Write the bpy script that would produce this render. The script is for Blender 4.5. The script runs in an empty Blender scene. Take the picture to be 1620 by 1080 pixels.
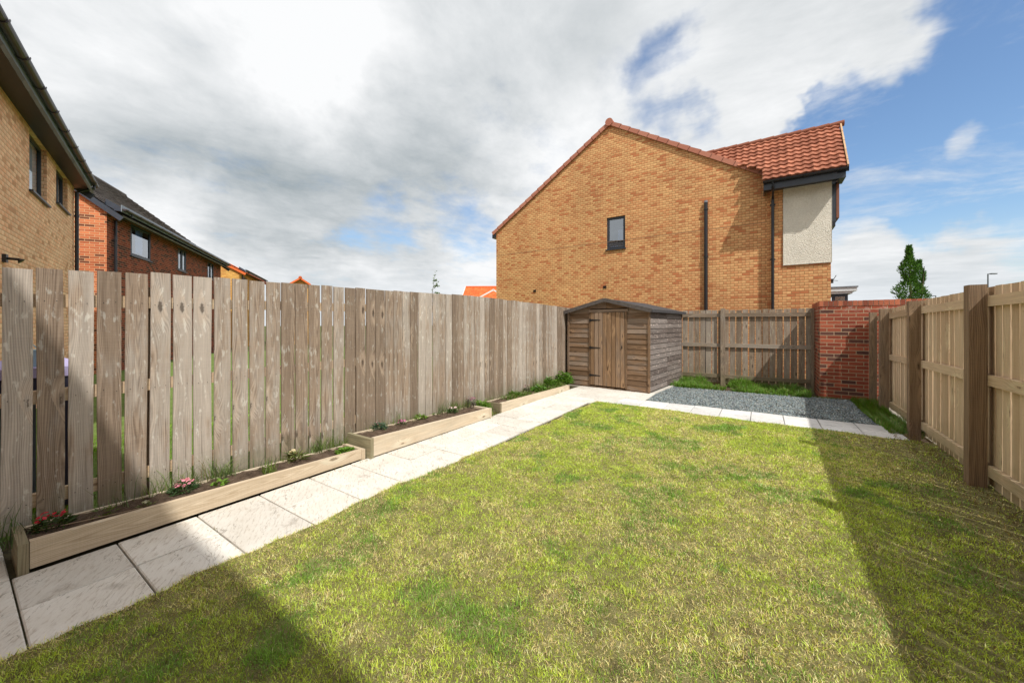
import bpy, math, random
import numpy as np
from mathutils import Vector, Matrix
random.seed(7); RNG = np.random.default_rng(7)
scene = bpy.context.scene
COL = scene.collection
V = Vector

# ------------------------------------------------------------------ helpers
def tag(o, label=None, cat=None, group=None, kind=None):
    if label: o['label'] = label
    if cat: o['category'] = cat
    if group: o['group'] = group
    if kind: o['kind'] = kind
    return o

def empty(name, loc, label, cat, group=None):
    o = bpy.data.objects.new(name, None); COL.objects.link(o)
    o.location = loc; o.empty_display_size = .2
    return tag(o, label, cat, group)

class MB:
    """mesh builder: verts in world space, metre UVs, one 'bid' number per corner"""
    def __init__(s): s.v=[]; s.f=[]; s.uv=[]; s.b=[]; s.sm=[]
    def face(s, pts, uvs=None, bid=0., smooth=False):
        n=len(s.v); s.v += [tuple(p) for p in pts]; s.f.append(tuple(range(n,n+len(pts))))
        if uvs is None:
            a=V(pts[0]); e=(V(pts[1])-a); L=e.length or 1; e=e/L
            nn=e.cross(V(pts[-1])-a); nn.normalize(); g=nn.cross(e)
            uvs=[((V(p)-a).dot(e),(V(p)-a).dot(g)) for p in pts]
        s.uv += [tuple(u) for u in uvs]; s.b += [bid]*len(pts); s.sm.append(smooth)
    def box(s, c, ax, ay, az, bid=None, off=None):
        """centre c, half vectors; az is the grain direction (v)"""
        if bid is None: bid=random.random()
        c,ax,ay,az=V(c),V(ax),V(ay),V(az)
        def q(n,a,b):   # face centre direction n, u dir a, v dir b
            if a.cross(b).dot(n)<0: a=-a
            la,lb=a.length,b.length
            s.face([c+n-a-b,c+n+a-b,c+n+a+b,c+n-a+b],[(-la,-lb),(la,-lb),(la,lb),(-la,lb)],bid)
        for sg in (1,-1):
            q(ax*sg,ay,az); q(ay*sg,ax,az); q(az*sg,ax,ay)
    def bx(s, x0,x1,y0,y1,z0,z1, grain='z', bid=None):
        c=((x0+x1)/2,(y0+y1)/2,(z0+z1)/2); X=V(((x1-x0)/2,0,0)); Y=V((0,(y1-y0)/2,0)); Z=V((0,0,(z1-z0)/2))
        if grain=='z': s.box(c,X,Y,Z,bid)
        elif grain=='x': s.box(c,Y,Z,X,bid)
        else: s.box(c,X,Z,Y,bid)
    def plank(s, a, b, w, t, segs=6, jit=.002, bid=None, taper=0):
        """long board from a to b, half width vector w, half thickness vector t, slightly wandering edges"""
        if bid is None: bid=random.random()
        a,b,w,t=V(a),V(b),V(w),V(t); L=(b-a).length; rings=[]
        wn=w.normalized(); tn=t.normalized(); ph=random.random()*6; ph2=random.random()*6
        bow=random.uniform(-1,1)*jit*1.5
        for i in range(segs+1):
            f=i/segs; p=a.lerp(b,f)
            j=math.sin(f*5+ph)*jit; k=math.cos(f*4+ph2)*jit*.7
            p=p+tn*bow*math.sin(f*3.14)*2
            ww=w+wn*random.uniform(-1,1)*jit*.4
            rings.append([p-ww-t+wn*j,p+ww-t+wn*(j+k),p+ww+t+wn*(j+k),p-ww+t+wn*j])
        lw,lt=w.length,t.length
        flip = w.cross(t).dot(b-a)<0
        for i in range(segs):
            v0,v1=L*i/segs,L*(i+1)/segs
            for k in range(4):
                m=(k+1)%4; q=[rings[i][k],rings[i][m],rings[i+1][m],rings[i+1][k]]
                l=lw if k%2==0 else lt; sgn=1 if k in(0,3) else -1
                uu=[(-l,v0),(l,v0),(l,v1),(-l,v1)]
                if k==2: uu=[(l,v0),(-l,v0),(-l,v1),(l,v1)]
                if flip: q=q[::-1]; uu=uu[::-1]
                s.face(q,uu,bid)
        for r,f in((rings[0],1),(rings[-1],0)):
            q=r[::-1] if f else r
            if flip: q=q[::-1]
            s.face(q,None,bid)
    def tube(s, pts, r, n=10, cap=True, smooth=True):
        pts=[V(p) for p in pts]; R=r if isinstance(r,(list,tuple)) else [r]*len(pts); rings=[]
        for i,p in enumerate(pts):
            d=(pts[min(i+1,len(pts)-1)]-pts[max(i-1,0)]).normalized()
            u=d.orthogonal().normalized() if abs(d.z)>.99 else d.cross(V((0,0,1))).normalized()
            w=d.cross(u)
            rings.append([p+(u*math.cos(2*math.pi*k/n)+w*math.sin(2*math.pi*k/n))*R[i] for k in range(n)])
        for i in range(len(pts)-1):
            for k in range(n):
                m=(k+1)%n; s.face([rings[i][k],rings[i][m],rings[i+1][m],rings[i+1][k]],[(0,0),(.1,0),(.1,1),(0,1)],0,smooth)
        if cap:
            s.face(rings[0][::-1]); s.face(rings[-1])
    def wall(s, p0, d, L, z0, z1, opens=(), n=None, depth=.1, uoff=0.):
        """vertical wall from p0 along d, openings (u0,u1,z0,z1) with reveals going back by depth along -n"""
        d=V((d[0],d[1],0)).normalized(); n=V((n[0],n[1],0)).normalized(); p0=V((p0[0],p0[1],0))
        us=sorted({0,L,*[o[i] for o in opens for i in(0,1)]}); zs=sorted({z0,z1,*[o[i] for o in opens for i in(2,3)]})
        P=lambda u,z,e=0: p0+d*u+V((0,0,z))-n*e
        flip = d.cross(V((0,0,1))).dot(n)<0
        def add(q,uv):
            if flip: q=q[::-1]; uv=uv[::-1]
            s.face(q,uv)
        for i in range(len(us)-1):
            for j in range(len(zs)-1):
                um,zm=(us[i]+us[i+1])/2,(zs[j]+zs[j+1])/2
                if any(o[0]<um<o[1] and o[2]<zm<o[3] for o in opens): continue
                a,b,c,e=us[i],us[i+1],zs[j],zs[j+1]
                add([P(a,c),P(b,c),P(b,e),P(a,e)],[(a+uoff,c),(b+uoff,c),(b+uoff,e),(a+uoff,e)])
        for (a,b,c,e) in opens:
            D=depth
            add([P(a,c),P(a,c,D),P(a,e,D),P(a,e)][::-1],[(0+.05,c),(D+.05,c),(D+.05,e),(.05,e)][::-1])
            add([P(b,c),P(b,c,D),P(b,e,D),P(b,e)],[(0+.05,c),(D+.05,c),(D+.05,e),(.05,e)])
            add([P(a,e),P(b,e),P(b,e,D),P(a,e,D)],[(a,0),(b,0),(b,D),(a,D)])
            add([P(a,c),P(b,c),P(b,c,D),P(a,c,D)][::-1],[(a,0),(b,0),(b,D),(a,D)][::-1])
    def build(s, name, mat, parent=None, origin=None):
        me=bpy.data.meshes.new(name); me.from_pydata(s.v,[],s.f); me.update()
        uvl=me.uv_layers.new(name='UVMap'); uvl.data.foreach_set('uv',np.array(s.uv,dtype=np.float32).ravel())
        at=me.attributes.new('bid','FLOAT','CORNER'); at.data.foreach_set('value',np.array(s.b,dtype=np.float32))
        me.polygons.foreach_set('use_smooth',s.sm); me.materials.append(mat)
        return link(name, me, parent, origin)

def link(name, me, parent=None, origin=None):
    o=bpy.data.objects.new(name,me); COL.objects.link(o)
    off=V(parent.location) if (parent is not None and parent.type=='EMPTY') else (world_off(parent) if parent is not None else V(origin or (0,0,0)))
    if off.length>0: me.transform(Matrix.Translation(-off))
    if parent is not None: o.parent=parent
    else: o.location=off
    return o
def world_off(o):
    p=V((0,0,0))
    while o is not None: p+=V(o.location); o=o.parent
    return p

def raw_mesh(name, verts, faces, mat, colattr=None, parent=None, origin=None, nside=3, smooth=False):
    """fast numpy mesh; faces (n,nside)"""
    me=bpy.data.meshes.new(name); verts=np.asarray(verts,dtype=np.float32); faces=np.asarray(faces,dtype=np.int32)
    me.vertices.add(len(verts)); me.vertices.foreach_set('co',verts.ravel())
    me.loops.add(faces.size); me.loops.foreach_set('vertex_index',faces.ravel())
    me.polygons.add(len(faces)); me.polygons.foreach_set('loop_start',np.arange(0,faces.size,nside,dtype=np.int32))
    if smooth: me.polygons.foreach_set('use_smooth',np.ones(len(faces),dtype=bool))
    me.update(calc_edges=True); me.validate()
    if colattr is not None:
        at=me.attributes.new('tone','FLOAT_COLOR','POINT')
        at.data.foreach_set('color',np.hstack([colattr,np.ones((len(colattr),1))]).astype(np.float32).ravel())
    me.materials.append(mat)
    return link(name, me, parent, origin)

# ------------------------------------------------------------------ node helpers
class NT:
    def __init__(s, tree): s.t=tree; s.n=tree.nodes; s.l=tree.links
    def new(s, typ, **k):
        x=s.n.new(typ)
        for a,b in k.items(): setattr(x,a,b)
        return x
    def inp(s, sock, v):
        if v is None: return
        if hasattr(v,'is_output') or isinstance(v,bpy.types.NodeSocket): s.l.new(v,sock)
        elif isinstance(v,(tuple,list)) and len(v)==3 and sock.type=='RGBA': sock.default_value=(*v,1)
        else: sock.default_value=v
    def math(s, op, a, b=None, c=None, clamp=False):
        x=s.new('ShaderNodeMath',operation=op); x.use_clamp=clamp
        for i,v in enumerate((a,b,c)): s.inp(x.inputs[i],v)
        return x.outputs[0]
    def vm(s, op, a, b=None, scale=None):
        x=s.new('ShaderNodeVectorMath',operation=op); s.inp(x.inputs[0],a); s.inp(x.inputs[1],b)
        if scale is not None: s.inp(x.inputs['Scale'],scale)
        return x.outputs['Value'] if op in('DOT_PRODUCT','LENGTH') else x.outputs[0]
    def mix(s, f, a, b, blend='MIX'):
        x=s.new('ShaderNodeMix',data_type='RGBA',blend_type=blend); x.clamp_factor=True
        s.inp(x.inputs[0],f); s.inp(x.inputs[6],a); s.inp(x.inputs[7],b); return x.outputs[2]
    def noise(s, vec, scale=5, detail=3, rough=.5, dist=0, dims='3D', col=False):
        x=s.new('ShaderNodeTexNoise',noise_dimensions=dims); s.inp(x.inputs['Vector'],vec)
        s.inp(x.inputs['Scale'],scale); s.inp(x.inputs['Detail'],detail); s.inp(x.inputs['Roughness'],rough); s.inp(x.inputs['Distortion'],dist)
        return x.outputs[1] if col else x.outputs[0]
    def sstep(s, v, a, b, lo=0., hi=1.):
        x=s.new('ShaderNodeMapRange',interpolation_type='SMOOTHSTEP'); s.inp(x.inputs[0],v)
        for i,q in enumerate((a,b,lo,hi)): s.inp(x.inputs[i+1],q)
        return x.outputs[0]
    def lin(s, v, a, b, lo=0., hi=1.):
        x=s.new('ShaderNodeMapRange'); s.inp(x.inputs[0],v)
        for i,q in enumerate((a,b,lo,hi)): s.inp(x.inputs[i+1],q)
        return x.outputs[0]
    def xyz(s, x=0.,y=0.,z=0.):
        c=s.new('ShaderNodeCombineXYZ')
        for i,v in enumerate((x,y,z)): s.inp(c.inputs[i],v)
        return c.outputs[0]
    def sep(s, v):
        c=s.new('ShaderNodeSeparateXYZ'); s.inp(c.inputs[0],v); return c.outputs
    def attr(s, name): return s.new('ShaderNodeAttribute',attribute_name=name)
    def uv(s): return s.new('ShaderNodeTexCoord').outputs['UV']
    def obj(s): return s.new('ShaderNodeNewGeometry').outputs['Position']
    def bump(s, h, strength=.3, dist=.01):
        b=s.new('ShaderNodeBump'); s.inp(b.inputs['Height'],h); b.inputs['Strength'].default_value=strength; b.inputs['Distance'].default_value=dist
        return b.outputs[0]

def material(name):
    m=bpy.data.materials.new(name); m.use_nodes=True; nt=NT(m.node_tree)
    return m, nt, m.node_tree.nodes['Principled BSDF']

def srgb(r,g,b):
    f=lambda c:(c/255/12.92) if c/255<=.04045 else ((c/255+.055)/1.055)**2.4
    return (f(r),f(g),f(b))

def plain(name, col, rough=.5, metal=0, var=.12, scale=8, bump=.0):
    m,n,p=material(name)
    v=n.noise(n.obj(),scale,4,.6)
    f=n.lin(v,.3,.7,1-var,1+var)
    c=n.mix(1.,(*col,),n.xyz(f,f,f),'MULTIPLY')
    n.inp(p.inputs['Base Color'],c); p.inputs['Roughness'].default_value=rough; p.inputs['Metallic'].default_value=metal
    if bump: n.inp(p.inputs['Normal'],n.bump(n.noise(n.obj(),scale*8,3),bump,.005))
    return m

def wood(name, dark, light, grey=None, greyamt=.0, knots=.5, fleck=0., tone=.25, rough=.8, algae=0., ringk=2600, green=None, share=0.):
    m,n,p=material(name)
    uv=n.sep(n.uv()); bid=n.attr('bid').outputs['Fac']
    h=n.math('FRACT',n.math('MULTIPLY',bid,917.31)); h2=n.math('FRACT',n.math('MULTIPLY',bid,371.77))
    u=n.math('ADD',uv[0],n.math('MULTIPLY',n.math('FLOOR',n.math('MULTIPLY',bid,97.)),.37)); v=n.math('ADD',uv[1],n.math('MULTIPLY',bid,23.))
    vor=n.new('ShaderNodeTexVoronoi',voronoi_dimensions='2D')
    n.inp(vor.inputs['Vector'],n.xyz(n.math('MULTIPLY',u,7.),n.math('MULTIPLY',v,2.1),0.)); vor.inputs['Scale'].default_value=1
    d=vor.outputs['Distance']; cr=n.sep(vor.outputs['Color'])
    has=n.math('LESS_THAN',cr[0],knots)
    edgy=n.math('ADD',d,n.math('MULTIPLY',n.math('SUBTRACT',n.noise(n.xyz(u,v,0.),38,3),.5),.16)); ksz=n.lin(cr[1],0,1,.05,.13); knot=n.math('MULTIPLY',n.sstep(edgy,ksz,n.math('MULTIPLY',ksz,.5)),has)
    halo=n.math('MULTIPLY',n.sstep(d,.6,.05),has)
    lowf=n.noise(n.xyz(n.math('MULTIPLY',u,6.),n.math('MULTIPLY',v,1.1),h),1.,2,.5)
    # growth rings: slanted cylinder through the board
    uc=n.math('ADD',uv[0],n.math('MULTIPLY',n.math('SUBTRACT',h,.5),.22))
    uw=n.math('ADD',uc,n.math('MULTIPLY',n.math('SUBTRACT',lowf,.5),.09))
    uw=n.math('ADD',uw,n.math('MULTIPLY',halo,.055))
    depth=n.math('ADD',.012,n.math('MULTIPLY',n.math('ABSOLUTE',n.math('SINE',n.math('MULTIPLY',v,.9))),.05))
    rad=n.math('SQRT',n.math('ADD',n.math('MULTIPLY',uw,uw),n.math('MULTIPLY',depth,depth)))
    ring=n.math('SINE',n.math('MULTIPLY',rad,n.math('ADD',620.,n.math('MULTIPLY',h2,500.))))
    ring=n.lin(ring,-1,1,0,1)
    fine=n.noise(n.xyz(n.math('MULTIPLY',uw,220.),n.math('MULTIPLY',v,5.),bid),1.,4,.65)
    mid=n.noise(n.xyz(n.math('MULTIPLY',uw,40.),n.math('MULTIPLY',v,1.6),h2),1.,3,.6)
    saw=n.noise(n.xyz(n.math('MULTIPLY',u,4.),n.math('MULTIPLY',v,160.),0.),1.,2,.5)
    g=n.math('ADD',n.math('MULTIPLY',ring,.30),n.math('ADD',n.math('MULTIPLY',fine,.50),n.math('MULTIPLY',mid,.95)))
    g=n.math('ADD',g,n.math('MULTIPLY',n.math('SUBTRACT',saw,.5),.22))
    c=n.mix(n.lin(g,.50,1.22),(*dark,),(*light,))
    if grey:
        gn=n.noise(n.xyz(n.math('MULTIPLY',u,9.),n.math('MULTIPLY',v,1.7),h),1.,4,.6)
        ga=n.math('MULTIPLY',n.sstep(n.math('ADD',gn,n.math('MULTIPLY',n.math('SUBTRACT',h,.5),.5)),.38,.68),greyamt)
        gc=n.mix(n.lin(g,.50,1.22),tuple(x*.72 for x in grey),tuple(min(1,x*1.2) for x in grey))
        c=n.mix(ga,c,gc)
    if fleck:
        fn=n.noise(n.xyz(n.math('MULTIPLY',u,30.),n.math('MULTIPLY',v,9.),h2),1.,3,.6)
        c=n.mix(n.math('MULTIPLY',n.sstep(fn,.58,.70),fleck),c,tuple(min(.75,x*2.6) for x in light))
    tn=n.lin(h,0,1,1-tone,1+tone)
    c=n.mix(1.,c,n.xyz(tn,tn,tn),'MULTIPLY')
    c=n.mix(n.math('MULTIPLY',knot,.75),c,tuple(x*.36 for x in dark))
    lh=n.math('MULTIPLY',n.math('MULTIPLY',n.sstep(d,.42,.2),n.sstep(d,.08,.16)),has)
    c=n.mix(n.math('MULTIPLY',lh,.30),c,tuple(min(.8,x*1.35) for x in light))
    ck=n.math('MULTIPLY',n.sstep(n.noise(n.xyz(n.math('MULTIPLY',uw,160.),n.math('MULTIPLY',v,2.2),n.math('ADD',bid,4.)),1.,2,.5),.66,.74),.5)
    c=n.mix(ck,c,tuple(x*.55 for x in dark))
    if green:
        z=n.sep(n.obj())[2]
        gm=n.math('MULTIPLY',n.sstep(n.math('ADD',z,n.math('MULTIPLY',n.math('SUBTRACT',n.noise(n.obj(),6,4),.5),.5)),.42,.05),.45)
        c=n.mix(gm,c,(*green,))
    n.inp(p.inputs['Base Color'],c); p.inputs['Roughness'].default_value=rough; p.inputs['Specular IOR Level'].default_value=.25
    hh=n.math('SUBTRACT',n.math('ADD',g,n.math('MULTIPLY',saw,.15)),n.math('MULTIPLY',knot,.4))
    n.inp(p.inputs['Normal'],n.bump(hh,.55,.003))
    return m

def brick(name, c1, c2, mortar, c3=None, twotone=0., w=.225, h=.075, ms=.010, amt3=.1, rough=.85, var=.3, flame=0., efflo=0.):
    m,n,p=material(name)
    uv=n.uv(); wob=n.vm('SCALE',n.vm('SUBTRACT',n.noise(uv,9,2,col=True),(.5,.5,.5)),scale=.004)
    uvw=n.vm('ADD',uv,wob)
    b=n.new('ShaderNodeTexBrick'); b.offset=.5; n.inp(b.inputs['Vector'],uvw)
    b.inputs['Scale'].default_value=1; b.inputs['Brick Width'].default_value=w; b.inputs['Row Height'].default_value=h
    b.inputs['Mortar Size'].default_value=ms/2; b.inputs['Mortar Smooth'].default_value=.25; b.inputs['Bias'].default_value=0
    b.inputs['Color1'].default_value=(0,0,0,1); b.inputs['Color2'].default_value=(1,1,1,1); b.inputs['Mortar'].default_value=(.5,.5,.5,1)
    r=n.sep(b.outputs['Color'])[0]; fac=b.outputs['Fac']
    r2=n.math('FRACT',n.math('MULTIPLY',r,37.7)); r3=n.math('FRACT',n.math('MULTIPLY',r,117.3))
    nz=n.noise(uv,26,4,.7); nf=n.noise(uv,90,3,.7)
    mixf=n.math('ADD',r,n.math('MULTIPLY',n.math('SUBTRACT',nz,.5),1.1+flame),clamp=True)
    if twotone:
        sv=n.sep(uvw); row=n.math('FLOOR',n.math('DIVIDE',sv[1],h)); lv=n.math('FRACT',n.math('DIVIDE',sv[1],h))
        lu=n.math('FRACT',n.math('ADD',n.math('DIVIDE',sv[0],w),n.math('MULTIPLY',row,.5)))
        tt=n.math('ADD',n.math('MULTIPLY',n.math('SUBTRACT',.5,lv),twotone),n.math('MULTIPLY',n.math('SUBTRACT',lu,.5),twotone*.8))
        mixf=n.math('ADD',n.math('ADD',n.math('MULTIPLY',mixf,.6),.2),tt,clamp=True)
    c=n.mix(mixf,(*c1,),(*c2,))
    if c3: c=n.mix(n.math('MULTIPLY',n.math('LESS_THAN',r2,amt3),.85),c,(*c3,))
    f=n.math('ADD',n.lin(r3,0,1,1-var/2,1+var/2),n.math('MULTIPLY',n.math('SUBTRACT',nf,.5),.5))
    c=n.mix(1.,c,n.xyz(f,f,f),'MULTIPLY')
    c=n.mix(fac,c,n.mix(nz,tuple(x*.85 for x in mortar),tuple(min(1,x*1.12) for x in mortar)))
    st=n.lin(n.noise(uv,.6,4,.6),.3,.7,.88,1.1)
    c=n.mix(1.,c,n.xyz(st,st,st),'MULTIPLY')
    if efflo:
        z=n.sep(uv)[1]; e=n.math('MULTIPLY',n.sstep(n.noise(uv,7,4,.7),.5,.72),n.sstep(z,efflo-.3,efflo))
        c=n.mix(n.math('MULTIPLY',e,.7),c,(.7,.66,.6))
    n.inp(p.inputs['Base Color'],c); p.inputs['Roughness'].default_value=rough; p.inputs['Specular IOR Level'].default_value=.2
    n.inp(p.inputs['Normal'],n.bump(n.math('SUBTRACT',n.math('MULTIPLY',nf,.35),fac),.6,.006))
    return m

def foliage(name, transl=.35):
    """colour comes from the mesh's own 'tone' attribute (leaf colours)"""
    m=bpy.data.materials.new(name); m.use_nodes=True; t=m.node_tree; t.nodes.clear(); n=NT(t)
    a=n.attr('tone').outputs['Color']
    d=n.new('ShaderNodeBsdfDiffuse'); tr=n.new('ShaderNodeBsdfTranslucent'); g=n.new('ShaderNodeBsdfGlossy'); g.inputs['Roughness'].default_value=.45
    n.l.new(a,d.inputs[0]); n.l.new(n.mix(1.,a,(1.0,1.0,.6),'MULTIPLY'),tr.inputs[0]); g.inputs[0].default_value=(.8,.85,.8,1)
    mx=n.new('ShaderNodeMixShader'); mx.inputs[0].default_value=transl; n.l.new(d.outputs[0],mx.inputs[1]); n.l.new(tr.outputs[0],mx.inputs[2])
    m2=n.new('ShaderNodeMixShader'); m2.inputs[0].default_value=.04; n.l.new(mx.outputs[0],m2.inputs[1]); n.l.new(g.outputs[0],m2.inputs[2])
    o=n.new('ShaderNodeOutputMaterial'); n.l.new(m2.outputs[0],o.inputs[0]); return m

def glassmat(name, tint=(.55,.65,.8), refl=.35):
    m=bpy.data.materials.new(name); m.use_nodes=True; t=m.node_tree; t.nodes.clear(); n=NT(t)
    tr=n.new('ShaderNodeBsdfTransparent'); tr.inputs[0].default_value=(*tint,1)
    g=n.new('ShaderNodeBsdfGlossy'); g.inputs['Roughness'].default_value=.02; g.inputs[0].default_value=(.9,.95,1,1)
    lw=n.new('ShaderNodeLayerWeight'); lw.inputs[0].default_value=.35
    f=n.math('ADD',n.math('MULTIPLY',lw.outputs['Fresnel'],.6),refl*.4,clamp=True)
    mx=n.new('ShaderNodeMixShader'); n.l.new(f,mx.inputs[0]); n.l.new(tr.outputs[0],mx.inputs[1]); n.l.new(g.outputs[0],mx.inputs[2])
    o=n.new('ShaderNodeOutputMaterial'); n.l.new(mx.outputs[0],o.inputs[0]); return m

# ------------------------------------------------------------------ materials
M={}
M['woodL']=wood('weathered_fence_wood',(.155,.108,.076),(.45,.35,.265),grey=(.43,.395,.355),greyamt=.65,knots=.2,tone=.27,fleck=.4,green=(.16,.17,.09))
M['woodR']=wood('tan_fence_wood',(.44,.30,.18),(.70,.53,.35),grey=(.56,.45,.32),greyamt=.45,knots=.3,tone=.16,green=(.2,.2,.1))
M['post']=wood('fence_post_wood',(.14,.092,.058),(.38,.265,.17),grey=(.28,.235,.185),greyamt=.35,knots=.45,tone=.12)
M['woodB']=wood('old_grey_fence_wood',(.16,.115,.08),(.38,.29,.21),grey=(.34,.305,.265),greyamt=.55,knots=.35,tone=.22,fleck=.25,green=(.16,.17,.08))
M['shedF']=wood('shed_front_wood',(.10,.058,.032),(.33,.205,.12),grey=(.22,.19,.165),greyamt=.55,knots=.3,tone=.32)
M['shedS']=wood('shed_side_wood',(.085,.066,.058),(.22,.18,.16),grey=(.24,.215,.20),greyamt=.5,knots=.3,tone=.25,fleck=.75)
M['shedD']=wood('shed_door_wood',(.15,.085,.045),(.42,.265,.15),grey=(.22,.185,.16),greyamt=.45,knots=.3,tone=.28)
M['sleeper']=wood('bed_board_wood',(.46,.35,.23),(.76,.64,.48),grey=(.58,.53,.43),greyamt=.4,knots=.3,tone=.08)
M['sleeperend']=wood('mossy_board_wood',(.15,.12,.07),(.33,.27,.18),grey=(.28,.27,.17),greyamt=.6,knots=.2,tone=.1)
M['yellow']=brick('buff_brick',srgb(230,184,128),srgb(200,132,88),srgb(156,116,76),c3=srgb(192,116,76),amt3=.10,var=.16,ms=.012,twotone=.75,w=.185,h=.072)  # mortar colour darkened to paint in the shade of the recessed joints
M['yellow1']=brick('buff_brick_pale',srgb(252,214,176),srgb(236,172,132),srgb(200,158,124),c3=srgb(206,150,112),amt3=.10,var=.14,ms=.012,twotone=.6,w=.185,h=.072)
M['shadedred']=brick('shaded_red_brick',srgb(150,74,52),srgb(118,54,42),srgb(176,140,112),c3=srgb(70,46,42),amt3=.25,var=.35,ms=.011)  # darkened copy of the end wall's brick, front wall's shade painted in
M['orange']=brick('orange_red_brick',srgb(214,132,90),srgb(190,104,70),srgb(222,190,150),c3=srgb(98,62,50),amt3=.17,var=.3,ms=.012)
M['yellow3']=brick('yellow_brick',srgb(225,180,100),srgb(205,145,80),srgb(200,165,105),var=.2)
M['redwall']=brick('garden_red_brick',srgb(172,94,70),srgb(140,70,54),srgb(186,160,132),c3=srgb(92,70,64),amt3=.14,var=.3,ms=.014,efflo=1.96)
M['black']=plain('black_plastic',(.018,.019,.022),.35,0,.15)
M['dgrey']=plain('anthracite_frame',(.035,.042,.055),.4,0,.1)
M['fascia']=plain('grey_fascia',(.25,.29,.34),.35,0,.08)
M['barge']=plain('slate_barge',(.05,.062,.085),.4,0,.1)
M['soffit']=plain('dark_soffit',(.026,.023,.027),.45,0,.1)
M['gutterbrown']=plain('brown_grey_gutter',(.065,.05,.056),.35,0,.15)
M['white']=plain('white_plastic',(.75,.76,.76),.4,0,.05)
M['offwhite']=plain('pale_canopy',(.55,.57,.55),.5,0,.08)
M['curtain']=plain('window_blind',(.78,.80,.82),.7,0,.05)
M['room']=plain('dark_room',(.03,.035,.045),.8,0,.1)
M['lead']=plain('lead_flashing',(.22,.23,.25),.45,.2,.3,12,.3)
M['iron']=plain('black_iron',(.02,.02,.022),.5,.3,.2)
M['felt']=plain('roof_felt',(.055,.052,.055),.95,0,.25,15,.6)
M['lav']=plain('lavender_fabric',(.42,.38,.62),.8,0,.08)
M['navy']=plain('navy_fabric',(.03,.03,.06),.8,0,.1)
M['steelblue']=plain('slate_blue_panel',(.10,.13,.17),.6,0,.1)
M['teal']=plain('pale_teal_plastic',(.35,.52,.58),.4,0,.1)
M['lamp']=plain('lamp_grey',(.12,.13,.14),.5,.3,.1)
M['glass']=glassmat('window_glass',(.85,.9,.95),.7)
M['glassblue']=glassmat('window_glass_blue',(.45,.62,.9),.8)
M['grass']=foliage('grass_blade'); M['leaf']=foliage('leaf'); M['petal']=foliage('petal',.2)

def render_coat():
    m,n,p=material('cream_render'); q=n.obj()
    a=n.noise(q,42,5,.7); b=n.noise(q,3,3,.5)
    c=n.mix(n.lin(a,.35,.65),(.76,.70,.58),(.90,.85,.74)); f=n.lin(b,.3,.7,.93,1.05)
    n.inp(p.inputs['Base Color'],n.mix(1.,c,n.xyz(f,f,f),'MULTIPLY')); p.inputs['Roughness'].default_value=.9
    n.inp(p.inputs['Normal'],n.bump(a,1.,.03)); return m
M['render']=render_coat()

def tilemat(name, c1, c2, light=None):
    m,n,p=material(name); bid=n.attr('bid').outputs['Fac']; q=n.obj()
    a=n.noise(q,30,4,.7)
    f=n.math('ADD',n.math('MULTIPLY',bid,.75),n.math('MULTIPLY',a,.5))
    c=n.mix(n.lin(f,.2,1.05),(*c1,),(*c2,))
    n.inp(p.inputs['Base Color'],c); p.inputs['Roughness'].default_value=.8; p.inputs['Specular IOR Level'].default_value=.25
    n.inp(p.inputs['Normal'],n.bump(a,.4,.006)); return m
M['tileR']=tilemat('terracotta_tile',srgb(138,84,64),srgb(184,120,94))
M['tileV']=tilemat('verge_tile',srgb(176,112,92),srgb(196,134,112))
M['tileY']=tilemat('cream_verge_tile',srgb(190,150,115),srgb(214,180,142))
M['tileG']=tilemat('grey_concrete_tile',srgb(100,94,92),srgb(124,117,113))
M['tileO']=tilemat('orange_tile',srgb(205,96,50),srgb(235,122,66))

def slabmat(name, base, vein, pale):
    m,n,p=material(name); q=n.obj(); bid=n.attr('bid').outputs['Fac']; uv=n.uv()
    off=n.xyz(n.math('MULTIPLY',bid,31.),n.math('MULTIPLY',bid,17.),0.)
    w=n.vm('ADD',uv,off)
    # riven layers: stretched noise warped, contour lines become veins
    rot=n.new('ShaderNodeVectorRotate',rotation_type='Z_AXIS'); n.inp(rot.inputs['Vector'],w); rot.inputs['Angle'].default_value=.6
    st=n.vm('MULTIPLY',rot.outputs[0],(1.2,3.6,1.))
    h=n.noise(st,2.1,5,.55,.6)
    con=n.math('FRACT',n.math('MULTIPLY',h,7.)); vein_=n.math('MULTIPLY',n.sstep(con,.10,.0),n.sstep(n.noise(st,2.2,2),.45,.6))
    fine=n.noise(n.vm('MULTIPLY',rot.outputs[0],(1.,4.5,1.)),13,6,.7); big=n.noise(w,3,4,.6)
    c=n.mix(n.lin(big,.3,.7),(*base,),(*pale,))
    c=n.mix(n.math('MULTIPLY',n.sstep(fine,.50,.68),.62),c,(*vein,))
    c=n.mix(n.math('MULTIPLY',vein_,.75),c,tuple(x*.55 for x in vein))
    dirt=n.sstep(n.noise(q,4.5,5,.7),.56,.75)
    c=n.mix(n.math('MULTIPLY',dirt,.48),c,tuple(x*.7 for x in vein))
    t=n.lin(bid,0,1,.90,1.07); c=n.mix(1.,c,n.xyz(t,t,t),'MULTIPLY')
    n.inp(p.inputs['Base Color'],c); p.inputs['Roughness'].default_value=.75; p.inputs['Specular IOR Level'].default_value=.3
    n.inp(p.inputs['Normal'],n.bump(n.math('ADD',n.math('SUBTRACT',n.math('MULTIPLY',h,1.5),n.math('MULTIPLY',vein_,.2)),n.math('MULTIPLY',fine,.3)),.6,.012)); return m
M['slab']=slabmat('cream_riven_slab',(.67,.63,.56),(.38,.31,.24),(.78,.755,.70))
M['slab2']=slabmat('pale_grey_slab',(.64,.63,.61),(.40,.37,.34),(.76,.76,.75))

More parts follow.
